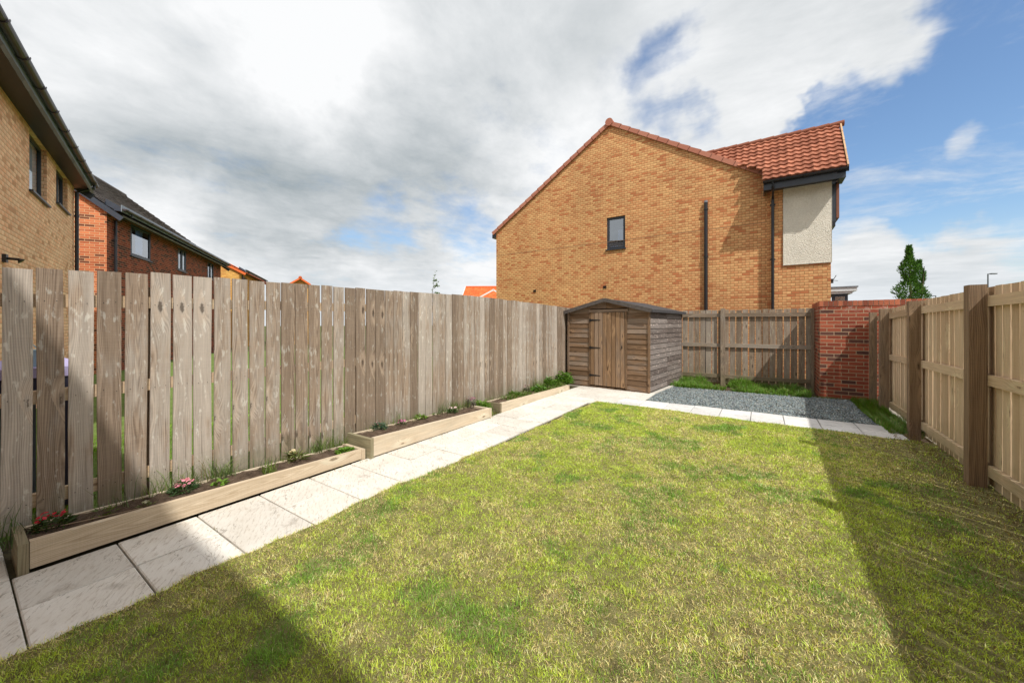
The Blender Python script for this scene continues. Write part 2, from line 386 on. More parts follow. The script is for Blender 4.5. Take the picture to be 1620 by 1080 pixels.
def ground(name, cols, scale=3, bump=.5):
    m,n,p=material(name); q=n.obj()
    a=n.noise(q,scale,6,.65); b=n.noise(q,scale*14,4,.7); f=n.math('ADD',n.math('MULTIPLY',a,.65),n.math('MULTIPLY',b,.35))
    r=n.new('ShaderNodeValToRGB'); n.inp(r.inputs[0],f); el=r.color_ramp.elements
    el[0].position=.36; el[0].color=(*cols[0],1); el[1].position=.66; el[1].color=(*cols[-1],1)
    for i,c in enumerate(cols[1:-1]): e=el.new(.36+.3*(i+1)/(len(cols)-1)); e.color=(*c,1)
    n.inp(p.inputs['Base Color'],r.outputs[0]); p.inputs['Roughness'].default_value=1; p.inputs['Specular IOR Level'].default_value=.1
    n.inp(p.inputs['Normal'],n.bump(b,bump,.02)); return m
M['thatch']=ground('lawn_thatch',[(.16,.13,.065),(.29,.27,.11),(.42,.38,.18)],9,1.)
M['earth']=ground('bare_earth',[(.06,.042,.028),(.11,.08,.055),(.16,.12,.085)],9,1.)
M['soil']=ground('bed_soil',[(.07,.05,.036),(.16,.112,.08),(.27,.20,.145)],14,1.)
M['ngrass']=ground('neighbour_grass_soil',[(.11,.16,.04),(.16,.23,.06),(.21,.28,.09)],5,.8)
M['gravelbase']=ground('gravel_bed',[(.03,.034,.035),(.07,.075,.075),(.12,.13,.13)],60,1.)
def stonemat():
    m,n,p=material('slate_chipping'); a=n.attr('tone').outputs['Color']
    n.inp(p.inputs['Base Color'],a); p.inputs['Roughness'].default_value=.7; return m
M['stone']=stonemat()

# ------------------------------------------------------------------ value noise for scattering
def vnoise(x,y,scale,seed):
    r=np.random.default_rng(seed); g=r.random((128,128))
    X=x*scale+200; Y=y*scale+200; xi=np.floor(X).astype(int); yi=np.floor(Y).astype(int); fx=X-xi; fy=Y-yi
    fx=fx*fx*(3-2*fx); fy=fy*fy*(3-2*fy); a=g[xi%128,yi%128]; b=g[(xi+1)%128,yi%128]; c=g[xi%128,(yi+1)%128]; d=g[(xi+1)%128,(yi+1)%128]
    return (a*(1-fx)+b*fx)*(1-fy)+(c*(1-fx)+d*fx)*fy
def fbm(x,y,s,seed): return (vnoise(x,y,s,seed)*.5+vnoise(x,y,s*2.1,seed+1)*.27+vnoise(x,y,s*4.3,seed+2)*.15+vnoise(x,y,s*9,seed+3)*.08)

def blades(xy, z, length, width, lean, cols, seed=0, curl=.6):
    """bent grass blades, 5 verts 3 tris each"""
    r=np.random.default_rng(seed); n=len(xy); a=r.random(n)*2*np.pi; la=r.random(n)*2*np.pi
    L=length; le=lean*L
    dx,dy=np.cos(la)*le,np.sin(la)*le; wx,wy=np.cos(a)*width/2,np.sin(a)*width/2
    h1=L*.55; base=np.stack([xy[:,0],xy[:,1],z],1)
    top=np.sqrt(np.maximum(L*L-le*le,(.25*L)**2))
    W=np.stack([wx,wy,0*wx],1)
    m=base+np.stack([dx*.35,dy*.35,top*.6],1); t=base+np.stack([dx,dy,top*(1-curl*.25*lean)],1)
    vs=np.stack([base-W,base+W,m-W*.8,m+W*.8,t],1).reshape(-1,3)
    i=np.arange(n)[:,None]*5
    f=np.concatenate([i+np.array([[0,1,3]]),i+np.array([[0,3,2]]),i+np.array([[2,3,4]])],1).reshape(-1,3)
    shade=np.array([.55,.55,.95,.95,1.1])[None,:,None]
    c=np.clip(cols[:,None,:]*np.ones((1,5,1)),0,1).reshape(-1,3)
    return vs,f,c

# ================================================================== SETTING
def sheet(name, pts, z, mat, label=None):
    b=MB(); b.face([(x,y,z) for x,y in pts],[(x,y) for x,y in pts]); o=b.build(name,mat); tag(o,kind='structure'); return o
R=400
sheet('ground',[(-R,-R),(R,-R),(R,R),(-R,R)],-.09,ground('far_ground',[(.06,.09,.025),(.10,.12,.04),(.16,.14,.08)],.6,.3))
sheet('soil_layer',[(-4.6,-6),(6,-6),(6,13),(-4.6,13)],-.05,M['earth'])

def edgeX(y):   # lawn edge next to the path
    y=np.asarray(y,dtype=float)
    return -2.83+.032*y+.03*np.sin(y*1.7+.4)+.02*np.sin(y*5.1)+.012*np.sin(y*13)+.008*np.sin(y*29)
def lawn_far(x): x=np.asarray(x,dtype=float); return 6.91-.035*(x+2)+.02*np.sin(x*3.1)+.015*np.sin(x*9)
def lawn_near(x): return .13+0*x
# lawn sheet, gently uneven
nx,ny=120,160
gx=np.linspace(0,1,nx); gy=np.linspace(0,1,ny); vs=[]
def lawn_z(x,y): return (fbm(x,y,.9,50)-.5)*.02+.021
for j in gy:
    for i in gx:
        y=.13+j*6.77; x0=float(edgeX(y)); x=x0+i*(1.80-x0); yf=float(lawn_far(x)); y2=.13+j*(yf-.13)
        vs.append((x,y2,float(lawn_z(np.array(x),np.array(y2)))))
fc=[(j*nx+i,j*nx+i+1,(j+1)*nx+i+1,(j+1)*nx+i) for j in range(ny-1) for i in range(nx-1)]
tag(raw_mesh('lawn',vs,fc,M['thatch'],nside=4,smooth=True),kind='structure')
# neighbour's grass
sheet('neighbour_lawn',[(-24,-3),(-4.2,-3),(-4.2,30),(-24,30)],-.03,M['ngrass'])
sheet('neighbour_yard',[(1.86,-6),(30,-6),(30,9.9),(1.86,9.9)],-.03,ground('pale_paving',[(.22,.2,.17),(.3,.28,.24),(.38,.36,.32)],4,.2))

# lawn blades
def lawn_blades():
    n=900000
    y=RNG.random(n)**1.25*6.9+.12; x=RNG.random(n)*4.75-2.95
    keep=(x>edgeX(y)-.03*RNG.random(n))&(x<1.80)&(y<lawn_far(x)+.03*RNG.random(n))
    brown=fbm(x,y,1.1,5)+np.clip(.12-(x-edgeX(y)),0,.12)*2.2; dens=fbm(x,y,2.4,9)
    edge=np.clip((x-.95)/.7+(fbm(x,y,1.3,66)-.5)*.9,0,1)*(x>.6)      # worn strip by the right fence
    keep&=RNG.random(n)<np.clip(.45+dens*.8+(fbm(x,y,18.,55)-.5)*1.6-edge*.7,.08,1)
    x,y,brown=x[keep],y[keep],brown[keep]; edge=edge[keep]; n=len(x)
    fine=fbm(x,y,4.5,20)
    g=RNG.random(n)
    t=np.clip((brown-.5)*4.6+(fine-.5)*3.2+.50+edge*.4,0,1)   # chance of straw
    cl=fbm(x,y,11.,77); cl2=fbm(x,y,26.,91)
    straw=g<np.clip(t*.62+(cl2-.5)*1.1,0.03,.93)
    col=np.where(straw[:,None], np.array([.76,.66,.36])*(.55+.7*RNG.random((n,1))), np.array([.36,.53,.09])*(.5+.95*RNG.random((n,1)))+np.array([.14,.08,0.01])*RNG.random((n,1)))
    col=col*(.72+.50*cl+.36*cl2)[:,None]*np.array([1.20,1.12,.98])
    lush=(fbm(x,y,2.7,31)+.16*(RNG.random(n)-.5)>.62)&~straw
    col[lush]=np.array([.30,.52,.08])*(.6+.5*RNG.random((lush.sum(),1)))*(.75+.6*cl[lush])[:,None]
    dark=(RNG.random(n)<.06+.38*edge); col[dark]=np.array([.22,.15,.08])*(.6+.8*RNG.random((dark.sum(),1)))
    L=(.010+.022*RNG.random(n)**1.6)*(1+.35*lush)*(.45+1.15*cl); far=np.clip(y/7,0,1)
    w=.0018+.0015*RNG.random(n)+far*.0035
    lean=.3+.65*RNG.random(n); lean=np.where(straw,np.clip(lean+.2,0,.97),lean)
    v,f,c=blades(np.stack([x,y],1),lawn_z(x,y)-.003,L,w,lean,col,3)
    tag(raw_mesh('grass',v,f,M['grass'],c),'short mown lawn with green, straw yellow and brown patches','grass',kind='stuff')
lawn_blades()

def tall_grass(name, xs, ys, n, Lr, colbase, label, seed, zf=0.0, w=.006, clump=None):
    r=np.random.default_rng(seed); x=r.uniform(*xs,n); y=r.uniform(*ys,n)
    if clump:
        k=fbm(x,y,clump,seed); keep=k>.44; x,y,k=x[keep],y[keep],k[keep]; n=len(x); Lm=.6+(k-.44)*4
    else: Lm=np.ones(n)
    L=r.uniform(*Lr,n)*Lm; col=np.array(colbase)*(.55+.9*r.random((n,1)))+np.array([.05,.03,0])*r.random((n,1))
    ys_=r.random(n)<.12; col[ys_]=np.array([.34,.28,.13])*(.7+.5*r.random((ys_.sum(),1)))
    v,f,c=blades(np.stack([x,y],1),np.full(n,zf),L,w*(.6+.8*r.random(n)),.2+.65*r.random(n),col,seed)
    return tag(raw_mesh(name,v,f,M['grass'],c),label,'grass',kind='stuff')
tall_grass('tall_grass',(-1.88,.85),(9.78,10.88),34000,(.06,.20),(.15,.33,.04),'long bright green grass along the foot of the back fence',11,-.03,.008,2.2)
tall_grass('tall_grass',(.6,1.7),(9.86,10.08),1200,(.03,.08),(.10,.16,.03),'short sparse grass at the foot of the red brick wall',12,-.03,.006)
tall_grass('tall_grass',(1.46,1.80),(7.15,9.9),9000,(.05,.17),(.11,.25,.03),'deep green grass beside the gravel along the right fence',13,-.02,.006)
tall_grass('tall_grass',(-7.5,-4.25),(-.5,11.),26000,(.04,.12),(.22,.42,.05),"bright green grass of the garden behind the left fence",14,-.04,.008)
tall_grass('weeds',(-4.06,-3.98),(-.2,8.2),3200,(.04,.19),(.15,.24,.06),'thin weeds and grass growing along the foot of the left fence',15,.12,.004,3.0)
tall_grass('weeds',(-4.02,-3.72),(5.6,8.2),3600,(.03,.13),(.10,.20,.03),'low weeds filling the farthest raised bed',16,.09,.008,3.5)
tall_grass('weeds',(-3.76,-3.62),(4.86,5.16),220,(.03,.09),(.17,.22,.05),'weeds in the gap between the second and third raised beds',17,.0,.004)
tall_grass('weeds',(-3.68,-3.55),(.4,8.2),700,(.01,.035),(.2,.22,.06),'tiny grass growing in the joint along the raised beds',18,.0,.004,3.)
tall_grass('straw',(1.45,1.84),(.5,7.2),4500,(.03,.09),(.26,.18,.09),'dry straw and dead grass at the foot of the right fence',19,.0,.003)

# ------------------------------------------------------------------ paths
def slabs(name, mat, cells, z=.012):
    b=MB()
    for (x0,x1,y0,y1) in cells:
        g=.004; x0+=g+random.uniform(0,.003); y0+=g+random.uniform(0,.003); x1-=g; y1-=g
        t=[z+random.uniform(-.003,.004) for _ in range(4)]; bid=random.random(); e=.006
        P=[(x0,y0),(x1,y0),(x1,y1),(x0,y1)]; I=[(x0+e,y0+e),(x1-e,y0+e),(x1-e,y1-e),(x0+e,y1-e)]
        b.face([(I[k][0],I[k][1],t[k]) for k in range(4)],[(p[0]-x0,p[1]-y0) for p in I],bid)
        for k in range(4):
            m=(k+1)%4
            b.face([(P[k][0],P[k][1],t[k]-.005),(P[m][0],P[m][1],t[m]-.005),(I[m][0],I[m][1],t[m]),(I[k][0],I[k][1],t[k])],None,bid)
            b.face([(P[k][0],P[k][1],-.045),(P[m][0],P[m][1],-.045),(P[m][0],P[m][1],t[m]-.005),(P[k][0],P[k][1],t[k]-.005)],None,bid)
    o=b.build(name,mat); return tag(o,kind='structure')
cells=[]; s=.436; y=.215; i=0
while y<8.2:
    if 2.2<y<2.6 or 1.0<y<1.2 or 6.1<y<6.5: cells.append((-3.66,-2.76,y,y+s))
    else: cells += [(-3.66,-3.22,y,y+s),(-3.22,-2.76,y,y+s)]
    y+=s
yend=y
for yy in (6.755+.0,7.191,7.627,8.063):
    cells += [(-2.76,-2.32,yy,yy+s)]
    if yy>7.5: cells.append((-2.32,-1.9,yy,yy+s))
for k in range(-1,4):     # terrace behind and beside the camera
    yy=.215-.436*k
    for xi in range(-4,13): 
        x0=-3.22+.44*xi
        if x0<-5: continue
        y1_=yy if not(k==0 and x0>-2.8) else .125
        if k<0 and x0>-3.7: continue
        cells.append((x0,x0+.44,yy-.436,y1_))
cells=[c for c in cells if not(c[2]>.2 and c[0]<-3.7)]
slabs('path',M['slab'],cells)
b2=[]; x=-2.32
while x<1.3:
    b2 += [(x,x+.436,6.79,7.2),(x,x+.436,7.2,7.60)]; x+=.436
slabs('cross_path',M['slab2'],b2)
jb=MB()
jb.face([(x,y,-.012) for x,y in [(-4.4,-1.2),(-2.7,-1.2),(-2.66,8.6),(-4.4,8.6)]])
jb.face([(x,y,-.012) for x,y in [(-2.66,6.75),(1.60,6.75),(1.60,7.62),(-2.66,7.62)]])
tag(jb.build('path_joint_sand',ground('joint_sand',[(.05,.04,.025),(.10,.085,.05),(.13,.12,.06)],20,.5)),kind='structure')

# ------------------------------------------------------------------ gravel
gp=[(-2.25,7.60),(1.50,7.60),(1.52,9.95),(1.0,9.98),(.75,9.9),(-.2,9.8),(-1.85,9.72)]
sheet('gravel_base',gp,-.025,M['gravelbase'])
def gravel():
    n=46000; x=RNG.uniform(-2.3,1.56,n); y=RNG.uniform(7.59,11.0,n)
    def inside(x,y):
        c=np.zeros(len(x),bool); m=len(gp)
        for i in range(m):
            x1,y1=gp[i]; x2,y2=gp[(i+1)%m]
            c^=((y1>y)!=(y2>y))&(x<(x2-x1)*(y-y1)/(y2-y1+1e-9)+x1)
        return c
    k=inside(x+.04*RNG.standard_normal(n),y+.035*RNG.standard_normal(n)); x,y=x[k],y[k]; n=len(x)
    oc=np.array([[1,0,0],[-1,0,0],[0,1,0],[0,-1,0],[0,0,1],[0,0,-1]],float)
    fo=np.array([[0,2,4],[2,1,4],[1,3,4],[3,0,4],[2,0,5],[1,2,5],[3,1,5],[0,3,5]])
    s=RNG.uniform(.007,.016,(n,1,1))*RNG.uniform(.5,1.35,(n,1,3))
    P=oc[None]*s; P+=RNG.standard_normal(P.shape)*.0015
    q=RNG.standard_normal((n,4)); q[:,0]+=1.; q/=np.linalg.norm(q,axis=1)[:,None]
    w,a,b,c=q.T
    Rm=np.stack([1-2*(b*b+c*c),2*(a*b-c*w),2*(a*c+b*w),2*(a*b+c*w),1-2*(a*a+c*c),2*(b*c-a*w),2*(a*c-b*w),2*(b*c+a*w),1-2*(a*a+b*b)],1).reshape(n,3,3)
    P=np.einsum('nij,nkj->nki',Rm,P); z=-.018+.014*RNG.random(n)
    P+=np.stack([x,y,z],1)[:,None,:]
    F=(np.arange(n)[:,None,None]*6+fo[None]).reshape(-1,3)
    t=RNG.random((n,1)); col=(np.array([.20,.235,.24])*(1-.0)+RNG.normal(size=(n,1))*np.array([.018,.004,-.012]))*(.45+1.1*t)+RNG.uniform(0,.025,(n,3)); 
    pale=RNG.random(n)<.07; col[pale]=np.array([.42,.43,.41])
    tag(raw_mesh('gravel',P.reshape(-1,3),F,M['stone'],np.repeat(col,6,0)),'blue grey slate chippings filling the corner between shed and brick wall','gravel',kind='stuff')
gravel()

# ================================================================== RAISED BEDS
def bed(y0,y1,xf,ztop0,ztop1,label,zb0=.03,zb1=.02,back=-4.02,end_mat=None):
    c=empty('raised_bed',((xf+back)/2,(y0+y1)/2,0),label,'raised bed','timber raised flower beds along the left fence')
    b=MB(); t=.022
    # front board made of short runs so it can taper
    n=10
    def brd(b,xa,za0,za1,zb0,zb1,y0,y1,th,bid):
        for i in range(n):
            f0,f1=i/n,(i+1)/n; ya,yb=y0+(y1-y0)*f0,y0+(y1-y0)*f1
            T0,T1=za0+(za1-za0)*f0,za0+(za1-za0)*f1; B0,B1=zb0+(zb1-zb0)*f0,zb0+(zb1-zb0)*f1
            L0,L1=(y1-y0)*f0,(y1-y0)*f1
            b.face([(xa+th,ya,B0),(xa+th,yb,B1),(xa+th,yb,T1),(xa+th,ya,T0)],[(B0,L0),(B1,L1),(T1,L1),(T0,L0)],bid)
            b.face([(xa-th,yb,B1),(xa-th,ya,B0),(xa-th,ya,T0),(xa-th,yb,T1)],[(B1,L1),(B0,L0),(T0,L0),(T1,L1)],bid+.01)
            b.face([(xa+th,ya,T0),(xa+th,yb,T1),(xa-th,yb,T1),(xa-th,ya,T0)],[(0,L0),(0,L1),(.04,L1),(.04,L0)],bid+.02)
            b.face([(xa+th,yb,B1),(xa+th,ya,B0),(xa-th,ya,B0),(xa-th,yb,B1)],None,bid)
        b.face([(xa+th,y0,zb0),(xa+th,y0,za0),(xa-th,y0,za0),(xa-th,y0,zb0)]); b.face([(xa+th,y1,za1),(xa+th,y1,zb1),(xa-th,y1,zb1),(xa-th,y1,za1)])
    brd(b,xf-t,ztop0,ztop1,zb0,zb1,y0+.045,y1-.045,t,random.random()); b.build('front_board',M['sleeper'],c)
    b=MB(); brd(b,back,ztop0-.02,ztop1-.02,.0,.0,y0+.045,y1-.045,.015,random.random()); b.build('back_board',M['sleeper'],c)
    for (ya,zt) in ((y0,ztop0),(y1,ztop1)):
        b=MB(); b.bx(back-.015,xf+.004,ya if ya==y0 else ya-.042,ya+.042 if ya==y0 else ya,-.02,zt-.004,'x'); b.build('end_board',M['sleeperend'] if ya==y0 else M['sleeper'],c)
    # soil
    nx,ny=14,int((y1-y0)/.035); V_=[]; 
    xs=np.linspace(back+.013,xf-2*t,nx); ys=np.linspace(y0+.04,y1-.04,ny)
    for yy in ys:
        zt=ztop0+(ztop1-ztop0)*(yy-y0)/(y1-y0)-.035
        for xx in xs:
            k=float(vnoise(np.array(xx),np.array(yy),22,3))*.028+float(vnoise(np.array(xx),np.array(yy),50,4))*.02
            V_.append((xx,yy,zt-.02+k))
    F=[(j*nx+i,j*nx+i+1,(j+1)*nx+i+1,(j+1)*nx+i) for j in range(ny-1) for i in range(nx-1)]
    raw_mesh('soil',V_,F,M['soil'],nside=4,parent=c)
    return c
bed(.24,2.58,-3.665,.195,.125,'nearest timber raised bed with red and pink flowers in dark soil')
bed(2.60,4.84,-3.60,.235,.165,'middle timber raised bed with pink and white flowers, standing taller than the others',.03,.02)
bed(5.16,7.90,-3.66,.17,.115,'farthest timber raised bed overgrown with weeds, running up to the shed',.0,-.01)

# ------------------------------------------------------------------ plants
def leaf_fan(cx,cy,cz,r,h,n,llen,lw,col,seed,up=.5):
    g=np.random.default_rng(seed); vs=[];fs=[];cs=[]
    for i in range(n):
        a=g.random()*6.283; rr=r*g.random()**.6; p=V((cx+rr*math.cos(a)*.8,cy+rr*math.sin(a)*1.0,cz+h*g.random()**.8*(1.1-.8*rr/r)))
        d=V((math.cos(a+g.normal()*.5),math.sin(a+g.normal()*.5),up*g.uniform(-.3,1.6))).normalized(); L=llen*g.uniform(.6,1.3); w=lw*g.uniform(.6,1.2)
        sd=d.cross(V((g.normal()*.4,g.normal()*.4,1))).normalized(); k=len(vs)
        m=p+d*L*.45+V((0,0,.1*L))
        vs += [p,m-sd*w,p+d*L,m+sd*w]; fs += [(k,k+1,k+2),(k,k+2,k+3)]
        c=np.array(col)*g.uniform(.6,1.45)+np.array([.03,.02,0])*g.random(); cs += [c]*4
    return vs,fs,cs
def add_leaves(name,args,parent=None,mat=None):
    v,f,c=args; return raw_mesh(name,[tuple(p) for p in v],f,mat or M['leaf'],np.array(c),parent)
def blooms(cx,cy,cz,r,h,n,size,col,seed,parent):
    g=np.random.default_rng(seed)
    for i in range(n):
        vs=[];fs=[];cs=[]
        a=g.random()*6.283; rr=r*math.sqrt(g.random()); p=V((cx+rr*math.cos(a),cy+rr*math.sin(a),cz+h*g.uniform(.85,1.15)-rr*rr/r*.25))
        nrm=V((g.normal()*.45,g.normal()*.45-.2,1)).normalized(); u=nrm.orthogonal().normalized(); w=nrm.cross(u)
        c=np.array(col)*g.uniform(.75,1.3); vs=[p]; cs=[c*.8]
        for q in range(6):
            t=q/6*6.283; k=len(vs); d=u*math.cos(t)+w*math.sin(t); e=nrm.cross(d)
            vs += [p+d*size*.7-e*size*.35+nrm*size*.25,p+d*size+nrm*size*.15,p+d*size*.7+e*size*.35+nrm*size*.25]
            fs += [(0,k,k+1),(0,k+1,k+2)]; cs += [c,c*1.15,c]
        raw_mesh('bloom',[tuple(p) for p in vs],fs,M['petal'],np.array(cs),parent)
def flower(x,y,z,r,h,leafcol,bloomcol,nb,size,label,seed,nl=120,llen=.035,lw=.006,cat='flower'):
    e=empty('flowering_plant',(x,y,z),label,cat,'flowers planted in the raised beds')
    add_leaves('foliage',leaf_fan(x,y,z,r,h,nl,llen,lw,leafcol,seed),e)
    if nb: blooms(x,y,z,r,h,nb,size,bloomcol,seed+1,e)
flower(-3.93,.40,.14,.085,.10,(.06,.11,.03),(.75,.02,.06),24,.012,'small plant with bright red flowers at the near end of the nearest bed',101,200,.04,.009)
flower(-3.93,1.08,.13,.075,.09,(.07,.15,.06),(.85,.33,.42),34,.013,'rounded plant with pale pink flower heads in the nearest bed',103,220,.05,.005)
flower(-3.83,.83,.13,.04,.05,(.22,.26,.10),(.75,.72,.5),9,.009,'tiny straggly plant with creamy flowers in the nearest bed',105,50,.03,.004)
flower(-4.0,3.02,.17,.075,.10,(.07,.15,.11),(.65,.25,.36),7,.011,'blue green tufted plant at the near end of the middle bed',107,280,.05,.005)
flower(-3.95,3.33,.16,.06,.08,(.09,.13,.06),(.62,.18,.36),26,.012,'plant with magenta pink flowers in the middle bed',109,110,.04,.005)
flower(-3.93,4.28,.14,.07,.10,(.06,.13,.04),(.82,.62,.62),18,.014,'plant with pale pinkish white flowers towards the far end of the middle bed',111,170,.045,.007)
flower(-4.0,4.80,.12,.08,.16,(.11,.09,.09),(.36,.13,.22),22,.013,'taller plant with dusky purple flowers at the far end of the middle bed',113,150,.05,.009)
flower(-3.98,6.55,.10,.08,.16,(.10,.10,.07),(.5,.25,.28),12,.013,'faded pink flowers among the weeds of the farthest bed',115,150,.05,.008)
def weed(x,y,z,r,h,col,label,seed,n=80,llen=.06,lw=.018,name='weed'):
    e=tag(add_leaves(name,leaf_fan(x,y,z,r,h,n,llen,lw,col,seed),None),label,'weed','leafy weeds in the raised beds'); return e
weed(-3.87,1.30,.13,.05,.03,(.16,.30,.04),'low bright green leafy weed beside the pale pink flowers',201,40,.04,.014)
weed(-3.80,2.42,.10,.09,.05,(.13,.27,.03),'bright green clover patch in the far corner of the nearest bed',202,150,.04,.013)
weed(-4.02,3.72,.15,.08,.07,(.14,.24,.04),'leafy green weed against the fence in the middle of the middle bed',203,70,.06,.018)
weed(-3.95,5.0,.08,.14,.13,(.12,.24,.03),'bushy green weed filling the gap before the farthest bed',204,220,.08,.012)
weed(-4.0,6.1,.10,.14,.10,(.12,.23,.03),'broad leaved green weed in the farthest bed nearest the camera',205,150,.07,.02)
weed(-3.9,6.9,.10,.16,.10,(.09,.22,.03),'wide low bright green weed halfway along the farthest bed',206,220,.08,.022)
weed(-3.98,7.55,.10,.16,.20,(.10,.22,.03),'mixed green weeds before the shed end of the farthest bed',207,260,.09,.018)
weed(-3.92,8.15,.08,.22,.30,(.11,.24,.035),'tall leafy weed growing against the left corner of the shed',208,420,.11,.022)
weed(-4.0,2.0,.13,.07,.06,(.16,.17,.06),'straggly brownish green weed by the fence in the nearest bed',209,60,.05,.008)
weed(-3.92,.62,.13,.06,.05,(.14,.20,.04),'small green weed right of the red flowers',210,50,.04,.01)
def tuft(x,y,z,n,Lr,col,label,seed,spread=.03,w=.005,lean=.7,name='grass_tuft'):
    r=np.random.default_rng(seed); xy=np.stack([x+r.normal(size=n)*spread,y+r.normal(size=n)*spread],1)
    c=np.array(col)*(.6+.8*r.random((n,1))); 
    v,f,cc=blades(xy,np.full(n,z),r.uniform(*Lr,n),np.full(n,w),np.clip(r.random(n)*lean+.1,0,.97),c,seed)
    tag(raw_mesh(name,v,f,M['grass'],cc),label,'grass tuft','grass tufts')
tuft(-3.97,.21,.10,60,(.12,.32),(.09,.15,.04),'long thin grass at the near end of the nearest bed, left of the red flowers',301,.07)
tuft(-3.98,.75,.12,26,(.12,.30),(.10,.15,.05),'wispy leaning grass stems between the red and the pink flowers',302,.05,.004,.95)
tuft(-3.80,1.66,.11,60,(.07,.17),(.19,.28,.05),'yellow green grass tuft on the soil at the middle of the nearest bed',303,.03)
tuft(-3.95,1.72,.11,30,(.08,.2),(.10,.17,.05),'darker grass tuft against the fence behind the yellow green tuft',304,.04)
tuft(-4.0,3.05,.18,30,(.06,.12),(.17,.25,.06),'small grass tuft behind the blue green plant',305,.05)
tuft(-4.0,4.1,.15,40,(.1,.25),(.12,.17,.06),'greyish grass tuft against the fence behind the white flowers',306,.05)
tuft(-3.93,5.05,.05,120,(.08,.2),(.15,.27,.04),'bright fine grass tuft in the gap between middle and farthest beds',307,.10)
tuft(-3.72,1.02,.01,30,(.015,.035),(.2,.24,.07),'tiny grass tuft sprouting in a path joint beside the nearest bed',308,.018,.003)
tuft(.25,2.75,.0,70,(.03,.06),(.16,.34,.03),'small lush green tuft in the middle of the lawn',309,.035,.005)
for _k,(_x,_y) in enumerate([(-3.62,1.95),(-3.3,1.09),(-3.2,2.84),(-3.15,3.27),(-2.95,3.7),(-3.3,4.58),(-2.95,5.0),(-3.5,5.4),(-3.25,5.9),(-2.9,6.75)]): tuft(_x,_y,.004,16,(.01,.026),(.16,.15,.06),'tiny weed tufts sprouting from the joints of the cream path slabs',400+_k,.022,.004,.95,'joint_weed')
flower(-3.95,1.98,.11,.05,.11,(.17,.22,.07),(.80,.68,.42),5,.022,'plant with drooping creamy yellow flowers near the far end of the nearest bed',117,60,.09,.006)
weed(-4.0,4.0,.14,.05,.05,(.12,.19,.05),'small dull green seedling between the two pale flowers of the middle bed',211,40,.04,.01)
weed(-3.78,5.6,.10,.05,.04,(.15,.26,.05),'small green seedling at the front of the farthest bed',212,40,.04,.01)
weed(-3.78,7.2,.09,.06,.05,(.20,.22,.08),'yellowish weed at the front edge of the farthest bed',213,60,.05,.01)
tuft(-4.02,2.25,.11,50,(.08,.22),(.14,.22,.06),'loose grass tuft against the fence behind the clover patch',310,.035)
tuft(-4.02,1.38,.12,90,(.06,.2),(.12,.17,.06),'sparse tall grass against the fence behind the bright green leafy weed',311,.04,.004,.8)
tuft(-4.02,3.55,.15,40,(.06,.16),(.15,.24,.06),'grass tuft against the fence behind the magenta flowers',312,.06)
tuft(-4.03,4.45,.14,50,(.08,.2),(.13,.2,.06),'grass tuft against the fence at the far end of the middle bed',313,.07)
# low curved dead stalk in the nearest bed
sb=MB(); sb.tube([(-3.99,.24,.15),(-3.90,.36,.165),(-3.82,.55,.17),(-3.76,.80,.165)],[.004,.003,.003,.002],6); tag(sb.build('stalk',plain('dry_stalk',(.35,.25,.16),.8),origin=(-3.9,.4,.15)),'thin dry trailing stalk lying on the soil of the nearest bed','stalk')

# ================================================================== FENCES
def lerp(a,b,f): return a+(b-a)*f
def interp(tab,x):
    for (x0,y0),(x1,y1) in zip(tab,tab[1:]):
        if x<=x1: return lerp(y0,y1,(x-x0)/(x1-x0))
    return tab[-1][1]
# left fence: boards face the garden, rails and posts are on the neighbour's side
lf=empty('wooden_fence',(-4.11,4,0),'tall close board fence of weathered grey brown boards behind the raised beds','fence')
ztop=[(-1.5,1.87),(.2,1.875),(.9,1.915),(3.,1.945),(5.,1.985),(6.5,1.965),(8.5,1.925),(12,1.90)]
py=[-.94,.91,2.76,4.61,6.46,8.31,10.2,10.86]
idx=0; base=.0; 
y=-.80; bounds=[]
while y<10.9: bounds.append(y); y+=.142+(.0 if y<2 else -.0)
bay=[[] for _ in py]
for yb in bounds:
    k=max(i for i,p in enumerate(py) if p<=yb+.02); bay[k].append(yb)
grp=0; gid=random.random()
for k,bb in enumerate(bay):
    if not bb: continue
    m=MB()
    for yb in bb:
        if grp<=0: grp=random.randint(2,4); gid=random.random(); drift=random.uniform(-.0012,.0012)
        gid+=drift; grp-=1; bid=gid
        wd=.0610+random.uniform(-.0015,.0025)
        if yb>3: wd+=.0045
        zt=interp(ztop,yb)+random.uniform(-.006,.006); zb=.10+random.uniform(-.02,.03); tilt=random.uniform(-.004,.004)
        m.plank((-4.1+random.uniform(-.002,.002),yb+.071,zb),(-4.1+random.uniform(-.004,.004),yb+.071+tilt,zt),(0,wd,0),(.0095,0,0),8,.0022,bid)
    m.build('board_panel',M['woodL'],lf)
    nb=MB()
    for yb in bb:
        for zr in (1.66,1.0,.30):
            for dy in (-.032,.032):
                z_=zr+random.uniform(-.012,.012); y_=yb+.071+dy+random.uniform(-.006,.006); q=[(-4.0885,y_+.0032*math.cos(t),z_+.0032*math.sin(t)) for t in [k*math.pi/3 for k in range(6)]]; nb.face(q)
    tag(nb.build('nails',M['iron'],lf),kind='stuff')
for k in range(len(py)-1):
    for zr in (1.66,1.0,.30):
        m=MB(); zz=zr+interp(ztop,py[k])-1.9
        m.plank((-4.131,py[k]-.045,zz),(-4.131,py[k+1]-.045-.004,zr+interp(ztop,py[k+1])-1.9),(0,0,.045),(.019,0,0),4,.001); m.build('rail',M['woodR'],lf)
for p in py:
    m=MB(); m.plank((-4.201,p,-.1),(-4.201,p,1.80),(0,.048,0),(.048,0,0),3,.001); m.build('post',M['post'],lf)

